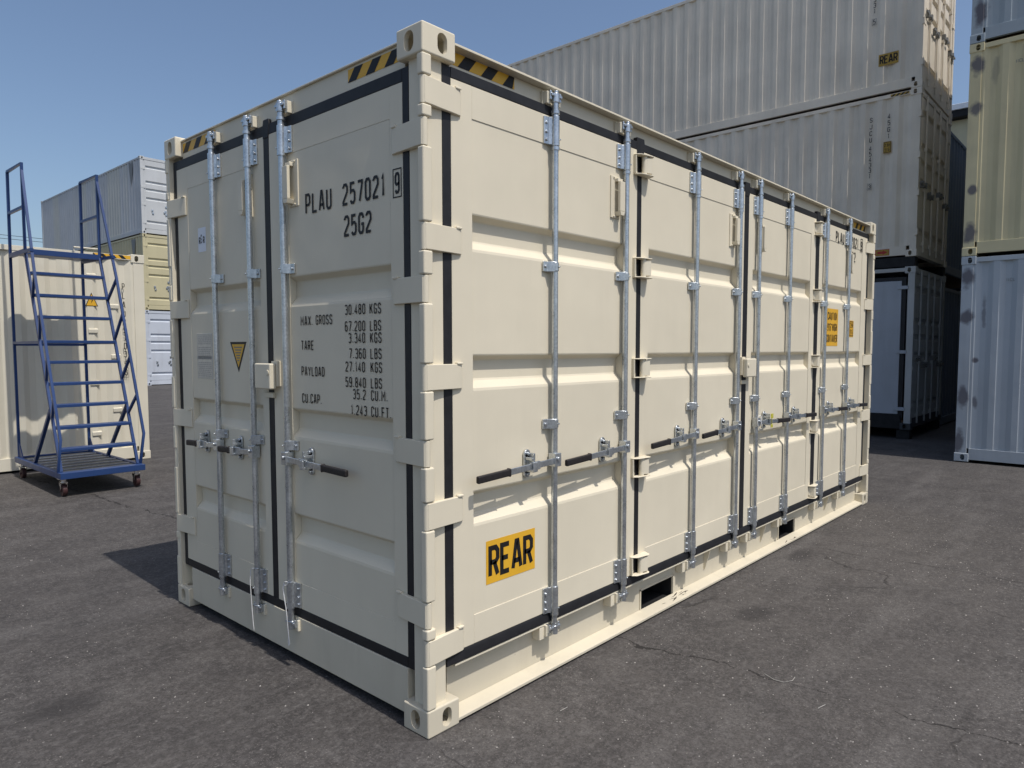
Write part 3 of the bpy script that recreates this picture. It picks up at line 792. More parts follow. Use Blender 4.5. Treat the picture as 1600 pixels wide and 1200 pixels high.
# folding hinges between the side doors
def fold_hinge(s):
    m = MB()
    P = lambda pts: [(s * p[0], p[1]) for p in pts]
    for z in (-.056, .050):
        m.prism(P([(-.072, .0295), (-.072, .012), (-.05, -.012), (.045, -.028), (.062, -.02), (.082, .02), (.082, .0295)]), z, z + .006, axis=2)
    m.prism(P([(-.072, .0295), (-.072, .012), (-.066, .010), (-.066, .0295)]), -.05, .05, axis=2)
    m.cyl((s * .002, .004), .0155, -.052, .052, n=14)
    m.prism(P([(.002, -.012), (.042, -.022), (.052, -.016), (.064, .0295), (.022, .0295)]), -.043, .043, axis=2)
    m.prism(P([(.064, .0295), (.056, .012), (.074, .0295)]), -.03, .012, axis=2)
    return m.mesh('fold_hinge', bevel=.003)
FH = {1: fold_hinge(1), -1: fold_hinge(-1)}
for a, b in SBL:
    z = (a + b) / 2 + .006
    obj('fold_hinge', FH[1], 'cream', side_doors[1], (1.622, 0, z)); obj('fold_hinge', FH[-1], 'cream', side_doors[2], (4.46, 0, z))

# lock boxes over the meeting edges
def lock_box(f):
    m = MB(f)
    m.box(-.078, .078, -.030, .006, -.066, .066)
    b = m.mesh('lock_box', bevel=.008, seg=3)
    m = MB(f).box(-.086, -.030, .0065, .0297, -.052, .078).cyl((-.06, .02), .014, -.035, -.0302, axis=1, n=12)
    return b, m.mesh('lock_plate', bevel=.003)
for f, d, loc in ((None, side_doors[2], (3.035, 0, 1.482)), (SWAP, end_doors[0], (0, 1.245, 1.478))):
    a, b = lock_box(f)
    o = obj('lock_box', a, 'cream', main, loc); obj('lock_plate', b, 'cream', o)
obj('hasp_tab', MB().box(2.965, 3.07, .012, .0295, 1.365, 1.392).mesh('hasp_tab', bevel=.003), 'cream', main)
obj('hasp_tab', MB(SWAP).box(1.215, 1.30, .012, .0295, 1.365, 1.392).mesh('hasp_tab', bevel=.003), 'cream', main)

# door hold-back brackets
def holdback(f):
    m = MB(f)
    m.box(-.045, .040, .0255, .0343, -.112, .112); m.box(-.012, .034, -.012, .004, -.078, .080)
    m.prism([(-.012, .080), (.034, .080), (.034, .098), (-.012, .098)], .004, .026, axis=1); m.prism([(-.012, -.078), (.034, -.078), (.026, -.100), (-.004, -.100)], -.012, .026, axis=1)
    for z in (-.103, .103):
        for u in (-.02, .02): m.cyl((u, z), .006, .019, .0256, axis=1, n=8)
    return m.mesh('holdback_bracket', bevel=.003)
hs_, he_ = holdback(None), holdback(SWAP)
for i, x in ((0, 1.375), (1, 2.805), (2, 3.26), (3, 5.30)): obj('holdback_bracket', hs_, 'cream', side_doors[i], (x, 0, 2.434))
obj('holdback_bracket', he_, 'cream', end_doors[0], (0, 1.005, 2.426)); obj('holdback_bracket', he_, 'cream', end_doors[1], (0, 1.455, 2.426))

# stiffener tabs under the side door line
tab = MB().prism([(.03, .2458), (.045, .2458), (.0795, .2458), (.0795, .10), (.072, .10)], -.004, .004, axis=0).mesh('rail_tab')
kb = MB().box(-.022, .022, .028, .0795, -.03, .035).mesh('keeper_block', bevel=.004)
for u in (.828, 1.444, 2.25, 2.872, 3.2, 3.796, 4.624, 5.246): obj('keeper_block', kb, 'cream', main, (u - .06, 0, .208))
for u in (2.56, 3.5, 4.95): obj('rail_tab', tab, 'cream', main, (u, 0, 0))

# tie wires left on the rods
def wire(name, pts, parent, r=.0028): obj(name, MB().tube(pts, r, 6).mesh(name), 'wire', parent)
wire('tie_wire', [(-.020, 1.052, .44), (-.024, 1.07, .438), (-.022, 1.085, .43), (-.024, 1.092, .40), (-.024, 1.083, .36), (-.022, 1.070, .30), (-.022, 1.058, .22), (-.020, 1.052, .15), (-.018, 1.048, .118), (-.018, 1.056, .108), (-.019, 1.060, .125), (-.020, 1.054, .16)], end_doors[0])
wire('tie_wire', [(-.020, 1.048, .438), (-.022, 1.056, .424), (-.024, 1.072, .418), (-.022, 1.088, .425)], end_doors[0], .0026)
wire('tie_wire', [(-.020, 1.392, .44), (-.024, 1.41, .436), (-.022, 1.43, .42), (-.024, 1.435, .36), (-.022, 1.432, .28), (-.020, 1.428, .20), (-.018, 1.424, .13), (-.016, 1.42, .09)], end_doors[1], .0022)
wire('tie_wire', [(3.17, -.022, 1.12), (3.20, -.026, 1.125), (3.23, -.024, 1.12), (3.215, -.03, 1.06), (3.24, -.028, 1.03), (3.19, -.03, 1.02), (3.165, -.022, 1.07), (3.17, -.022, 1.12)], side_doors[2], .0035)
obj('seal_tag', MB().box(3.37, 3.415, -.040, -.036, 1.092, 1.128).box(3.372, 3.41, -.040, -.036, 1.022, 1.046).box(3.389, 3.394, -.0395, -.0365, 1.044, 1.094).mesh('seal_tag', bevel=.001), plain('seal_yellow', (.50, .46, .06), .4), side_doors[2])

# hazard tape
def tape(name, origin, ud, length, h, n, lean, parent, y='yellow', ph=0.0):
    t0 = decal(name, [rect(0, 0, length, h)], origin, ud, y, parent)
    p = []; st = length / n
    for i in range(n):
        a = (i + ph) * st; q = [(a, 0), (a + st * .48, 0), (a + st * .48 + lean, h), (a + lean, h)]
        # clip to the strip
        q = [(min(max(x, 0), length), yy) for x, yy in q]
        p.append(q)
    nv = Vector(ud).cross(Vector((0, 0, 1)))
    for q in p: decal('tape_stripe', [q], tuple(Vector(origin) + nv * .0008), ud, 'black', t0)
tape('hazard_tape', (.180, .0540, 2.798), (1, 0, 0), .412, .054, 3, .045, main, ph=.42)
tape('hazard_tape', (5.50, .0540, 2.798), (1, 0, 0), .375, .054, 3, .045, main, ph=.42)
tape('hazard_tape', (.0440, .557, 2.800), (0, -1, 0), .392, .056, 3, .050, main)
tape('hazard_tape', (.0440, 2.272, 2.800), (0, -1, 0), .43, .056, 3, .050, main)

# lettering of the end door
D0, D1 = end_doors
EV = .0283
def eo(y, z): return (EV, y, z)
ee = (0, -1, 0)
pol = text_fit('PLAU', 0, .222, 0, .098, .0125, .30) + text_fit('257021', .308, .620, 0, .098, .0125, .30)
pol += frame(.672, -.016, .730, .104, .005) + text_fit('9', .684, .718, 0, .088, .0115)
pol += [[(x + .316, y - .139) for x, y in q] for q in text_fit('25G2', 0, .206, 0, .095, .0125, .28)]
letters(pol, eo(.901, 2.262), ee, 'black', D0)
hh, wd, gp, st = .047, .0215, .0076, .0056
pol = []
for s, y, z in (('MAX.', .963, 1.731), ('GROSS', .829, 1.733), ('TARE', .962, 1.612), ('PAYLOAD', .964, 1.486), ('CU.CAP.', .963, 1.353),
                ('30.480', .588, 1.772), ('67.200', .590, 1.697), ('3.340', .563, 1.644), ('7.360', .560, 1.574), ('27.140', .590, 1.514), ('59.840', .592, 1.444), ('35.2', .535, 1.390), ('1.243', .552, 1.318),
                ('KGS', .402, 1.771), ('LBS', .401, 1.697), ('KGS', .401, 1.644), ('LBS', .400, 1.574), ('KGS', .400, 1.514), ('LBS', .400, 1.444), ('CU.M.', .400, 1.390), ('CU.FT.', .400, 1.318)):
    pol += text(s, .97 - y, z, hh, wd, gp, st)
print_part('lettering', pol, eo(.97, 0), ee, 'black', D0)
# stickers and plate of the left leaf
t0 = decal('sticker', [rect(0, 0, .10, .14)], (.0304, 2.069, 2.187), ee, 'white_vinyl', D1, thick=.0006)
print_part('lettering', text('R', .010, .045, .042, .022, .0, .007) + text('S', .034, .05, .050, .018, 0, .005) + text('R', .064, .045, .042, .022, 0, .007), (.0298, 2.069, 2.187), ee, 'black', D1)
decal('warning_triangle', [[(0, .168), (.094, 0), (.188, .168)]], (.0304, 1.705, 1.489), ee, 'black', D1, thick=.0006)
decal('warning_triangle', [[(.022, .155), (.094, .027), (.166, .155)]], (.0298, 1.705, 1.489), ee, 'yellow', D1)
print_part('small_print', [rect(.094 - wq, zq, .094 + wq, zq + .006) for wq, zq in ((.045, .135), (.036, .120), (.034, .105), (.022, .090), (.020, .076), (.012, .062))], (.0292, 1.705, 1.489), ee, 'print', D1)
pl = obj('data_plate', MB(SWAP).box(1.922, 2.126, .0295, .0330, 1.441, 1.710).mesh('data_plate', bevel=.001), 'alu', D1)
rows = []
for i in range(22):
    z = .250 - i * .0112
    if i in (5, 13): continue
    x = .02
    while x < .18:
        l = random.uniform(.008, .03); rows.append(rect(x, z, min(x + l, .186), z + .0052)); x += l + .006
rows += [rect(.012, .118, .19, .135)] + frame(.006, .006, .198, .263, .002)
print_part('small_print', rows, (.0288, 2.126, 1.441), ee, 'print_pale', pl)

# stickers and lettering of the side doors
ss = (1, 0, 0)
decal('rear_sticker', [rect(0, 0, .337, .199)], (.376, .0322, .553), ss, 'yellow', side_doors[0], thick=.0006)
letters(text_fit('REAR', .014, .323, .024, .150, .0235, .055), (.376, .0315, .553), ss, 'black', side_doors[0])
decal('caution_sticker', [rect(0, 0, .314, .339)], (4.742, .0322, 1.644), ss, 'yellow', side_doors[3], thick=.0006)
letters(text_fit('CAUTION', .03, .285, .235, .072, .0115, .20) + text_fit("9'6\"HIGH", .03, .285, .135, .072, .0115, .20) + text_fit('CONTAINER', .012, .302, .032, .072, .0105, .20), (4.742, .0315, 1.644), ss, 'black', side_doors[3])
decal('height_sticker', [rect(0, 0, .128, .160)], (5.39, .0322, 1.732), ss, 'yellow', side_doors[3], thick=.0006)
print_part('lettering', frame(.008, .008, .120, .152, .008) + text_fit('2.9M', .024, .104, .088, .05, .007) + text_fit("9'6", .030, .098, .024, .05, .007), (5.39, .0315, 1.732), ss, 'black', side_doors[3])
pol = text_fit('PLAU', 0, .235, 0, .1, .0155, .28) + text_fit('257021', .32, .66, 0, .1, .0155, .28) + frame(.73, -.014, .80, .112, .007) + text_fit('9', .743, .787, 0, .09, .014)
pol += [[(x + .335, y - .135) for x, y in q] for q in text_fit('25G2', 0, .25, 0, .095, .0125, .28)]
letters(pol, (4.925, .0283, 2.592), ss, 'black', side_doors[3])

# scuffs on the bottom flange by the fork pockets
sp = []
for cx, cy, n, sx_, sy_ in ((2.13, .045, 13, .11, .016), (4.02, .02, 6, .08, .010)):
    for i in range(n):
        x, y = cx + random.gauss(0, sx_ * .5), min(.07, max(.012, cy + random.gauss(0, sy_ * .6)))
        a, b = random.uniform(.008, .05), random.uniform(.0008, .0022)
        sl_ = random.uniform(-.25, .25)
        sp.append([(x - a, y - b - sl_ * a), (x + a * .3, y - b * 1.6), (x + a, y + sl_ * a), (x, y + b)])
print_part2 = decal('scuff', [[(p[0], p[1]) for p in q] for q in sp], (0, 0, .0268), (1, 0, 0), 'scuff', main, vd=Vector((0, 1, .2157)))
print_part2['kind'] = 'stuff'

# ------------------------------------------------------------------ plain containers of the yard
def yard_container(name, loc, rotz, Lc, mat, label, group=None, walls=('y0', 'y1', 'x1'), doors=True, rods=True, doormat=None, Hc=2.896, flat=False, frame_mat=None):
    r = empty(name, loc, label, 'shipping container', group, rotz)
    fm = frame_mat or mat
    castings(r, Lc, W, Hc, fm)
    for x0, x1 in ((.012, .12), (Lc - .15, Lc - .010)):
        for y0, y1 in ((.008, .12), (W - .12, W - .008)):
            obj('corner_post', MB().box(x0, x1, y0, y1, .115, Hc - .115).mesh('corner_post', bevel=.004), fm, r)
    for y0, y1 in ((.012, .07), (W - .07, W - .012)):
        obj('top_rail', MB().box(.175, Lc - .175, y0, y1, Hc - .085, Hc - .02).mesh('top_rail', bevel=.003), fm, r)
        obj('bottom_rail', MB().box(.175, Lc - .175, y0, y1, .03, .19).mesh('bottom_rail', bevel=.003), fm, r)
    for x0, x1 in ((.02, .12), (Lc - .1, Lc - .012)):
        obj('top_end_rail', MB().box(x0, x1, .16, W - .16, Hc - .115, Hc - .02).mesh('top_end_rail', bevel=.003), fm, r)
        obj('bottom_end_rail', MB().box(x0, x1, .16, W - .16, .03, .19).mesh('bottom_end_rail', bevel=.003), fm, r)
    obj('roof', MB().box(.06, Lc - .06, .06, W - .06, Hc - .05, Hc - .03).mesh('roof'), mat, r)
    obj('floor', MB().box(.12, Lc - .11, .09, W - .09, .12, .165).mesh('floor'), 'floor', r)
    if not flat:
        obj('side_wall', corrugated(MB(), .12, Lc - .15, .19, Hc - .084, .018, 1).mesh('side_wall', recalc=False, smooth=0), mat, r)
    else:
        obj('side_wall', MB().box(.12, Lc - .15, .02, .06, .19, Hc - .084).mesh('side_wall'), mat, r)
    if not flat:
        obj('side_wall', corrugated(MB(), .12, Lc - .15, .19, Hc - .084, W - .018, -1).mesh('side_wall', recalc=False, smooth=0), mat, r)
    obj('end_wall', corrugated(MB(SWAP), .12, W - .12, .19, Hc - .115, Lc - .03, -1).mesh('end_wall', recalc=False, smooth=0), mat, r)
    if not doors:
        obj('end_wall', corrugated(MB(SWAP), .12, W - .12, .19, Hc - .115, .03, 1).mesh('end_wall', recalc=False, smooth=0), mat, r)
        return r
    dm = doormat or mat
    for k, (a, b) in enumerate(((.125, 1.214), (1.224, W - .125))):
        m = MB(SWAP)
        z0, z1 = .20, Hc - .125
        v = .03; dep = .036
        prof = [(z0, v)]
        hs = z1 - z0
        for fr in (.10, .32, .43, .56, .90):
            zc = z0 + hs * (1 - fr)
            prof += [(zc - .062, v), (zc - .030, v + dep), (zc + .030, v + dep), (zc + .055, v)] if fr != .10 or True else []
        prof = [prof[0]] + sorted(prof[1:], key=lambda q: q[0]) + [(z1, v)]
        n = len(prof)
        m.add([(u, q[1], q[0]) for u in (a + .07, b - .07) for q in prof], [(i, i + 1, n + i + 1, n + i) for i in range(n - 1)])
        m.box(a, a + .07, .026, .075, z0, z1); m.box(b - .07, b, .026, .075, z0, z1)
        d = obj('door', m.mesh('door', smooth=0), dm, r)
        hm = MB(SWAP).box(a - .1 if k == 0 else b - .05, a + .05 if k == 0 else b + .1, .006, .028, -.04, .04).mesh('hinge', bevel=.003)
        for z in (.42, 1.10, 1.75, 2.45): obj('hinge', hm, dm, d, (0, 0, z))
        if rods:
            rm = MB(SWAP).cyl((0, .0), .017, .10, Hc - .06, n=8)
            for z in (.25, 1.2, 1.9, 2.6): rm.box(-.03, .03, -.018, .028, z - .03, z + .03)
            rm = rm.mesh('lock_rod')
            hmh = MB(SWAP).box(-.02, .36, -.03, -.012, -.018, .018).box(-.03, .03, -.035, .03, -.05, .05).box(.18, .23, -.03, .028, -.06, .06).mesh('door_handle', bevel=.003)
            hml = MB(SWAP).box(-.36, .02, -.03, -.012, -.018, .018).box(-.03, .03, -.035, .03, -.05, .05).box(-.23, -.18, -.03, .028, -.06, .06).mesh('door_handle', bevel=.003)
            for j, u in enumerate((a + .30, b - .24) if k == 0 else (a + .24, b - .30)):
                obj('lock_rod', rm, dm, d, (0, u, 0)); obj('door_handle', hml if k == 0 else hmh, 'print', d, (0, u, 1.15 + .12 * j))
        else:
            for u, z in ((a + .22, 1.02), (a + .30, 1.10), (a + .24, 1.18), (a + .32, .92), (a + .30, .80), (a + .36, .88), (b - .30, .80), (b - .28, .90)):
                obj('lock_plate', MB(SWAP).box(u - .035, u + .035, .008, .0265, z - .04, z + .04).cyl((u, z), .03, .0, .0078, axis=1, n=10).mesh('lock_plate', bevel=.003), 'zinc', d)
    return r

HC = 2.896
# neighbour behind the blue cart
lc = yard_container('storage_container', (2.149 - L, 8.556, .043), 0, L, 'lc', 'cream corrugated container standing behind the blue rolling ladder', 'containers standing in the yard', doors=False)
pol = vtext('PLAU', .092, .036, .126, .010)
pol += [[(x, y - .49) for x, y in q] for q in vtext('257034', .092, .036, .112, .010)]
pol += [[(x, y - 1.19) for x, y in q] for q in vtext('8', .092, .036, .11, .010)] + [[(x, y - 1.31) for x, y in q] for q in frame(-.034, 0, .034, .136, .004)]
lx = L - 2.149
letters(pol, (1.865 + lx, .0165, 2.485), ss, 'black', lc)
tape('hazard_tape', (1.50 + lx, .0112, 2.822), ss, .48, .05, 4, -.05, lc)
decal('warning_triangle', [[(0, 0), (.156, 0), (.078, .185)]], (1.386 + lx, .0165, 2.15), ss, 'black', lc)
decal('warning_triangle', [[(.014, .009), (.142, .009), (.078, .163)]], (1.386 + lx, .0157, 2.15), ss, 'yellow', lc)
print_part('small_print', [[(.086, .135), (.064, .085), (.082, .085), (.070, .035), (.102, .095), (.084, .095), (.094, .135)]], (1.386 + lx, .0149, 2.15), ss, 'black', lc)
vent = MB().prism([(.018, -.035), (-.012, -.03), (-.016, .02), (.018, .035)], -.058, .058, axis=0).mesh('vent_cowl', bevel=.004)
for x, z in ((1.47, 2.56), (1.47, 1.82), (1.47, 1.11), (1.47, .42), (1.74, 2.16), (1.74, 1.47), (1.74, .73)):
    obj('vent_cowl', vent, 'lc', lc, (x + lx, .016, z))
obj('lifting_loop', MB().tube([(1.28 + lx, .03, 2.87), (1.28 + lx, .03, 2.925), (1.58 + lx, .03, 2.925), (1.58 + lx, .03, 2.87)], .011, 8).mesh('lifting_loop'), 'lc', lc)

# three-high stack behind on the left
gl = 'stack behind on the left'
ls = []
for i, (mt, lb) in enumerate((('ls_low', 'pale blue white container at the bottom of the far left stack'), ('ls_mid', 'straw coloured container in the middle of the far left stack'), ('ls_top', 'white grey container on top of the far left stack'))):
    ls.append(yard_container('stacked_container', (8.865 + W, 26.67, .203 + i * (HC + .004)), R(90), 12.6, mt, lb, gl, rods=False))
for r, i in ((ls[1], 1), (ls[2], 2)):
    # dark drip mark below the top rail near the corner casting
    decal('stain', [[(0, 0), (.42, .0), (.30, -.55), (.20, -.95), (.10, -.55)]], (1.15, W - .0165, 2.76), (-1, 0, 0), 'print', r)

# tall stack on the right, doors towards the sun
gr = 'stack on the right with doors at its near end'
z0 = .17
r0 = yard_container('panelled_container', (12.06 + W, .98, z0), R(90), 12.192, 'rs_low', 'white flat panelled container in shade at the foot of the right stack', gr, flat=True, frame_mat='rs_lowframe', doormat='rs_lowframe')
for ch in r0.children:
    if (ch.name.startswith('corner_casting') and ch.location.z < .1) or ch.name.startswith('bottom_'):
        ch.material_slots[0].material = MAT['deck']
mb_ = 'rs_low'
for k, (a, b) in enumerate(((.222, 3.2), (3.28, 6.2), (6.28, 9.2), (9.28, 11.9))):
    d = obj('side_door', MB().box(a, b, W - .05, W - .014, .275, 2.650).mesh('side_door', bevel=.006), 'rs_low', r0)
    obj('hinge', MB().box(a - .11, a + .06, W - .03, W + .004, 2.50, 2.56).mesh('hinge', bevel=.004), 'rs_low', d)
    obj('hinge', MB().box(a - .11, a + .06, W - .03, W + .004, 1.36, 1.42).mesh('hinge', bevel=.004), 'rs_low', d)
    obj('hinge', MB().box(a - .11, a + .06, W - .03, W + .004, .34, .40).mesh('hinge', bevel=.004), 'rs_low', d)
    decal('scratch', [[(a + .5, 1.05), (a + .72, 1.06), (a + .60, 1.02)], [(a + .46, .70), (a + .82, .715), (a + .6, .694)]], (0, W - .0128, 0), (1, 0, 0), 'scuff', d)
obj('gasket', MB().box(.15, 11.95, W - .07, W - .03, .20, 2.72).mesh('gasket', bevel=.004), 'rubber', r0)
obj('bottom_skirt', MB().box(.178, 11.9, W - .028, W - .0085, .012, .272).mesh('bottom_skirt', bevel=.004), 'dark', r0)
gzr = 0
for x, y in ((12.1, 1.0), (14.32, 1.0), (12.1, 12.9), (14.32, 12.9)):
    zt = gz(y)
    b = obj('support_block', MB().box(0, .16, 0, .22, zt, z0 - .001).mesh('support_block', bevel=.006), 'dark', None, (x, y, 0))
    b['label'] = {(12.1, 1.0): 'dark block under the near corner of the white panelled container', (14.32, 1.0): 'dark block under the near right corner of the white panelled container', (12.1, 12.9): 'dark block under the far left corner of the white panelled container', (14.32, 12.9): 'dark block under the far right corner of the white panelled container'}[(x, y)]
    b['category'] = 'block'; b['group'] = 'blocks under the right stack'
z1 = z0 + HC
for x, lb in ((12.07, 'dark timber beam between lower two containers of the right stack, visible side'), (14.30, 'dark timber beam between lower two containers of the right stack, hidden side')):
    b = obj('dunnage_beam', MB().box(0, .19, 0, 12.1, 0, .172).mesh('dunnage_beam', bevel=.006), 'dark', None, (x, 1.0, z1 + .001))
    b['label'] = lb; b['category'] = 'beam'; b['group'] = 'dunnage in the right stack'
z1 += .175
r1 = yard_container('stacked_container', (12.06 + W, .98, z1), R(90), 12.192, 'rs_mid', 'grey cream container lettered SJCU 454331 3 in the middle of the right stack', gr)
z2 = z1 + HC + .003
r2 = yard_container('stacked_container', (12.06 + W, .98, z2), R(90), 12.192, 'rs_top', 'grey cream container with REAR sticker on top of the right stack', gr)
bk = (-1, 0, 0)
def side_marks(r, num, chk, rear):
    yy = W - .0105
    pol = vtext(num[:4], .086, .045, .117, .011) + [[(x, y - .50) for x, y in q] for q in vtext(num[4:], .086, .045, .098, .011)] + [[(x, y - 1.18) for x, y in q] for q in vtext(chk, .086, .045, .1, .011)] + [[(x, y - 1.18) for x, y in q] for q in frame(-.036, -.10, .036, .014, .004)]
    letters(pol, (.81, yy, 2.53), bk, 'black', r)
    letters(vtext('45G1', .086, .045, .115, .011), (.515, yy, 2.54), bk, 'black', r)
    decal('height_sticker', [rect(0, 0, .13, .20)], (.595, yy, 1.86), bk, 'yellow_dull', r)
    print_part('lettering', frame(.008, .008, .122, .192, .008) + text_fit('2.9M', .022, .108, .11, .055, .007) + text_fit("9'6", .028, .100, .03, .055, .007), (.595, yy + .0008, 1.86), bk, 'black', r)
    tape('hazard_tape', (.50, W - .0112, 2.822), bk, .30, .045, 4, .05, r, 'yellow_dull')
    if rear:
        decal('rear_sticker', [rect(0, 0, .325, .205)], (.717, yy, .50), bk, 'yellow_dull', r)
        letters(text_fit('REAR', .016, .310, .03, .148, .022, .055), (.717, yy + .0008, .50), bk, 'black', r)
    else:
        decal('arrow_sticker', [rect(0, 0, .42, .115)], (.86, W - .0112, .045), bk, 'red', r)
        decal('arrow_sticker', [rect(.20, .008, .41, .107)], (.86, W - .0104, .045), bk, 'yellow_dull', r)
        decal('arrow_sticker', [[(.22, .035), (.31, .035), (.31, .015), (.39, .058), (.31, .1), (.31, .08), (.22, .08)]], (.86, W - .0096, .045), bk, 'red', r)
side_marks(r1, 'SJCU454331', '3', False)
side_marks(r2, 'SJCU400331', '5', True)
for r in (r1, r2):
    for z in (.42, 1.10, 1.75, 2.45):
        obj('hinge_pin', MB().tube([(.03, W + .0, z - .06), (.0, W + .012, z - .05), (.0, W + .012, z + .05), (.03, W, z + .06)], .012, 6).mesh('hinge_pin'), 'rs_mid', r)

# two-high row beside it
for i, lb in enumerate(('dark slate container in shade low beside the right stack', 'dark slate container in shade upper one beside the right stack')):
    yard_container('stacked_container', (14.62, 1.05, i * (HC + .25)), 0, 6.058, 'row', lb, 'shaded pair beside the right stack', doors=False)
    if i == 0:
        for xx in (14.65, 20.4):
            b = obj('dunnage_beam', MB().box(0, .2, 0, 2.3, 0, .248).mesh('dunnage_beam', bevel=.006), 'dark', None, (xx, 1.12, HC + .001))
            b['label'] = 'dark timber beam between the two slate containers, %s end' % ('near' if xx < 15 else 'far'); b['category'] = 'beam'; b['group'] = 'dunnage between the slate containers'

# right edge stacks (the first in view, the others behind it shade the yard)
ge = 'stacks along the right edge'
for k, x in enumerate((9.783, 12.233, 14.683, 17.133)):
    for i in range(3):
        mt = ('fr_low', 'fr_mid', 'fr_top')[i]
        lv = ('bottom', 'middle', 'top')[i]
        cl = ('pale blue grey', 'olive cream', 'slate blue')[i]
        lb = '%s container with primer patches, %s of the right edge stack' % (cl, lv) if k == 0 else '%s container, %s of the %s stack behind the right edge' % (cl, lv, ('', 'first', 'second', 'third')[k])
        rr_ = yard_container('stacked_container', (x + W, -.106 - L, i * (HC + .004) + .015), R(90), L, mt, lb, ge, doors=False)
        if k == 0 and i < 2:
            print_part('lettering', text_fit('IICL', 0, .10, 0, .045, .006), (5.52, W - .0175, 2.52), bk, 'print', rr_)

# ------------------------------------------------------------------ blue rolling ladder
ct = empty('rolling_ladder', (.86, 7.35, .031), 'blue steel rolling warehouse ladder with two guard rails on casters', 'ladder')
ox, oy = .86, 7.35
def cp(x, y, z): return (x - ox, y - oy, z)
def ctube(name, pts, r=.016, mat='blue', parent=None, sq=True): return obj(name, MB().tube([cp(*p) for p in pts], r, 8, sq).mesh(name, smooth=40), mat, parent or ct)
XL, XR = .485, 1.255
def sy(z): return 6.56 + (z - .27) * (7.55 - 6.56) / (2.70 - .27)
dk = obj('deck_frame', MB().box(*[.445 - ox, 1.295 - ox], 6.44 - oy, 6.56 - oy, .195, .262).box(.445 - ox, 1.295 - ox, 8.16 - oy, 8.24 - oy, .195, .262).box(.445 - ox, .495 - ox, 6.56 - oy, 8.16 - oy, .195, .262).box(1.245 - ox, 1.295 - ox, 6.56 - oy, 8.16 - oy, .195, .262).mesh('deck_frame', bevel=.004), 'blue', ct)
pm_ = MB().box(.497 - ox, 1.243 - ox, 0, .196, .236, .250).mesh('deck_plank', bevel=.003)
sm_ = MB().box(.497 - ox, 1.243 - ox, 0, .022, .232, .259).mesh('deck_strip', bevel=.002)
y = 6.565
for i in range(7):
    obj('deck_plank', pm_, 'deck', ct, (0, y - oy, 0)); y += .199
    if i < 6: obj('deck_strip', sm_, 'strip', ct, (0, y - oy, 0)); y += .028
for X, s in ((XL, -1), (XR, 1)):
    ctube('stringer', [(X, 6.56, .262), (X, sy(2.72), 2.72)], .0145)
    ctube('rear_post', [(X, 8.19, .262), (X, 8.19, 2.7), (X, 8.16, 3.70)], .0145)
    xx = X + s * .03
    ctube('handrail', [(xx, 6.56, .262), (xx, 6.43, .62), (xx, 7.10, 2.42), (X, 7.55, 3.62)], .013)
    ctube('guard_rail', [(X, 7.55, 2.72), (X, 7.55, 3.70), (X, 8.16, 3.70)], .014)
    ctube('guard_mid_rail', [(X, 7.55, 3.21), (X, 8.17, 3.21)], .015)
    ctube('platform_bearer', [(xx, 7.17, 2.685), (X, 8.19, 2.70)], .018)
    ctube('mid_bearer', [(X, sy(1.66), 1.66), (X, 8.19, 1.66)], .015)
    ctube('deck_strut', [(X, 7.52, .262), (X, sy(.92) + .01, .92)], .017)
    for (a, b), (c, d) in (((7.10, 2.42), (sy(2.17), 2.17)), ((6.945, 2.0), (sy(1.70), 1.70)), ((6.76, 1.5), (sy(1.24), 1.24)), ((6.59, 1.06), (sy(.84), .84))):
        ctube('strut', [(xx, a, b), (X, c, d)], .013)
    obj('gusset', MB().prism([(8.19 - oy, .262), (8.02 - oy, .262), (8.16 - oy, .44), (8.19 - oy, .44)], X - ox - .006, X - ox + .006, axis=0).mesh('gusset'), 'blue', ct)
tm = MB().box(XL - ox + .012, XR - ox - .012, -.06, .10, -.020, .014).mesh('tread', bevel=.004)
for z in (.49, .725, .96, 1.20, 1.44, 1.67, 1.95, 2.20, 2.455): obj('tread', tm, 'blue', ct, (0, sy(z) - oy, z))
ctube('mid_cross_bar', [(XL, 8.19, 1.64), (XR, 8.19, 1.64)], .015)
pf = obj('platform', MB().box(XL - ox - .015, XR - ox + .015, 7.55 - oy, 8.20 - oy, 2.715, 2.735).box(XL - ox - .018, XR - ox + .018, 7.535 - oy, 7.55 - oy, 2.675, 2.738).mesh('platform', bevel=.003), 'blue', ct)
for X in (.50, 1.235):
    for Y in (6.55, 8.12):
        k = 'caster'
        fk = MB().box(-.05, .05, -.05, .05, .185, .194).cyl((0, 0), .026, .150, .186, n=12)
        fk.prism([(-.012, .075), (.045, .140), (.03, .155), (-.03, .155)], -.034, -.028, axis=0); fk.prism([(-.012, .075), (.045, .140), (.03, .155), (-.03, .155)], .028, .034, axis=0); fk.box(-.034, .034, -.032, .036, .142, .156)
        fko = obj('caster_fork', fk.mesh('caster_fork', bevel=.002), 'chrome', ct, (X - ox, Y - oy, 0))
        obj('caster_wheel', MB().cyl((0, .066), .064, -.022, .022, axis=0, n=22).cyl((0, .066), .018, -.036, .036, axis=0, n=10).mesh('caster_wheel', bevel=.006), 'wheel', fko)

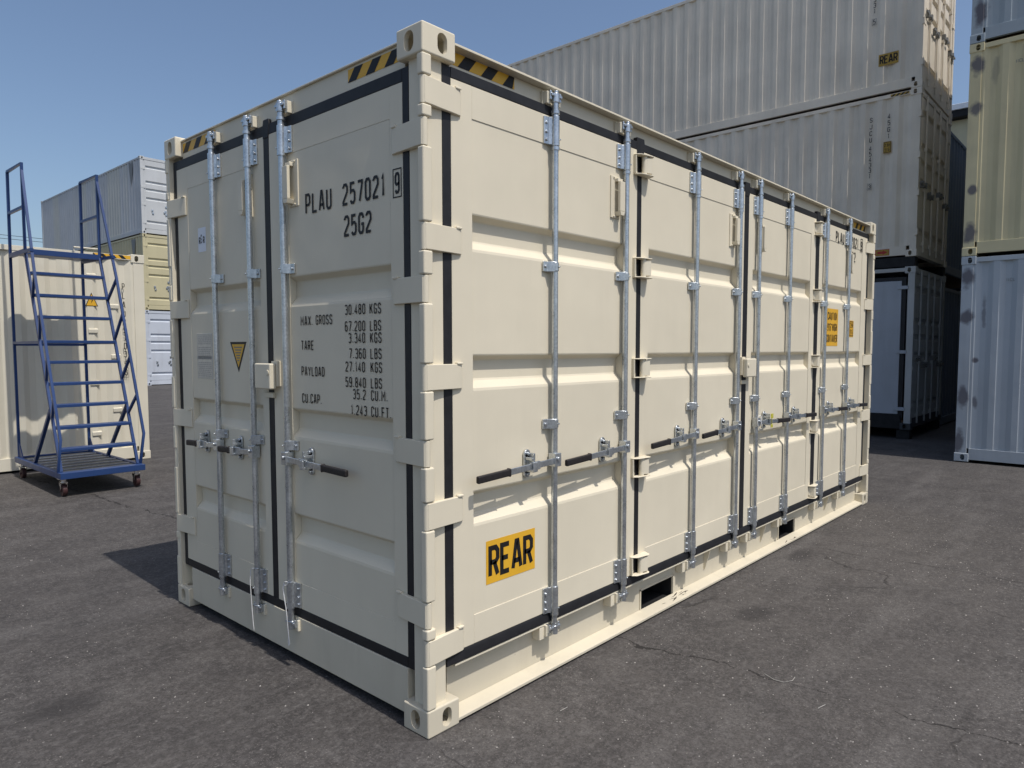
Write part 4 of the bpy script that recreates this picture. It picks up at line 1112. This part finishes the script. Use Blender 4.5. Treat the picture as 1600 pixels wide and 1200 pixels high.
# ------------------------------------------------------------------ far building and cables
bd = empty('warehouse', (24, 0, 0), 'beige warehouse with white roof edge seen between the right hand stacks', 'building')
obj('wall', MB().box(0, 16, -9, 9, 0, 8.72).mesh('wall'), 'bwall', bd)
obj('roof_fascia', MB().box(-.35, 16.3, -9.3, 9.3, 8.96, 9.13).mesh('roof_fascia', bevel=.01), 'bwhite', bd)
obj('eave_shadow_strip', MB().box(-.30, 16.2, -9.2, 9.2, 8.74, 8.955).mesh('eave_shadow_strip', bevel=.01), 'dark', bd)  # near-black strip built as the shadow line below the roof edge
for z, lb in ((9.80, 'upper thin overhead cable crossing the sky on the left'), (9.55, 'lower thin overhead cable crossing the sky on the left')):
    pts = [(x, 60, z + .0006 * (x - 14) ** 2) for x in range(-44, 73, 4)]
    o = obj('overhead_cable', MB().tube(pts, .018, 6).mesh('overhead_cable'), 'cable')
    o['label'] = lb; o['category'] = 'cable'; o['group'] = 'overhead cables'
for x, lb in ((-44, 'left'), (72, 'right')):
    pr_ = empty('utility_pole', (x, 60, .25), 'tall wooden utility pole beyond the yard at the %s end of the cables' % lb, 'utility pole', 'utility poles')
    obj('pole', MB().cyl((0, 0), .16, 0, 13.5, n=12, r2=.11).mesh('pole'), 'floor', pr_)
    obj('cross_arm', MB().box(-.06, .06, -1.0, 1.0, 12.6, 12.75).mesh('cross_arm'), 'floor', pr_)

# ------------------------------------------------------------------ litter on the asphalt
def litter(name, pts, r, label):
    o = obj(name, MB().tube(pts, r * .6, 5).mesh(name), 'print_pale')
    o['label'] = label; o['category'] = 'litter'; o['group'] = 'litter on the asphalt'
litter('bent_wire', [(1.50, -.80, .006), (1.47, -.86, .006), (1.475, -.905, .006), (1.52, -.93, .006), (1.565, -.925, .006)], .0022, 'small bent pale wire lying at the crack in the asphalt')
litter('pale_sliver', [(1.335, -1.115, .004), (1.385, -1.13, .006)], .0022, 'thin white sliver on the asphalt near the crack')
litter('pale_sliver', [(.545, -.262, .004), (.59, -.268, .006)], .0018, 'thin white sliver on the asphalt beside the long side of the foreground container')
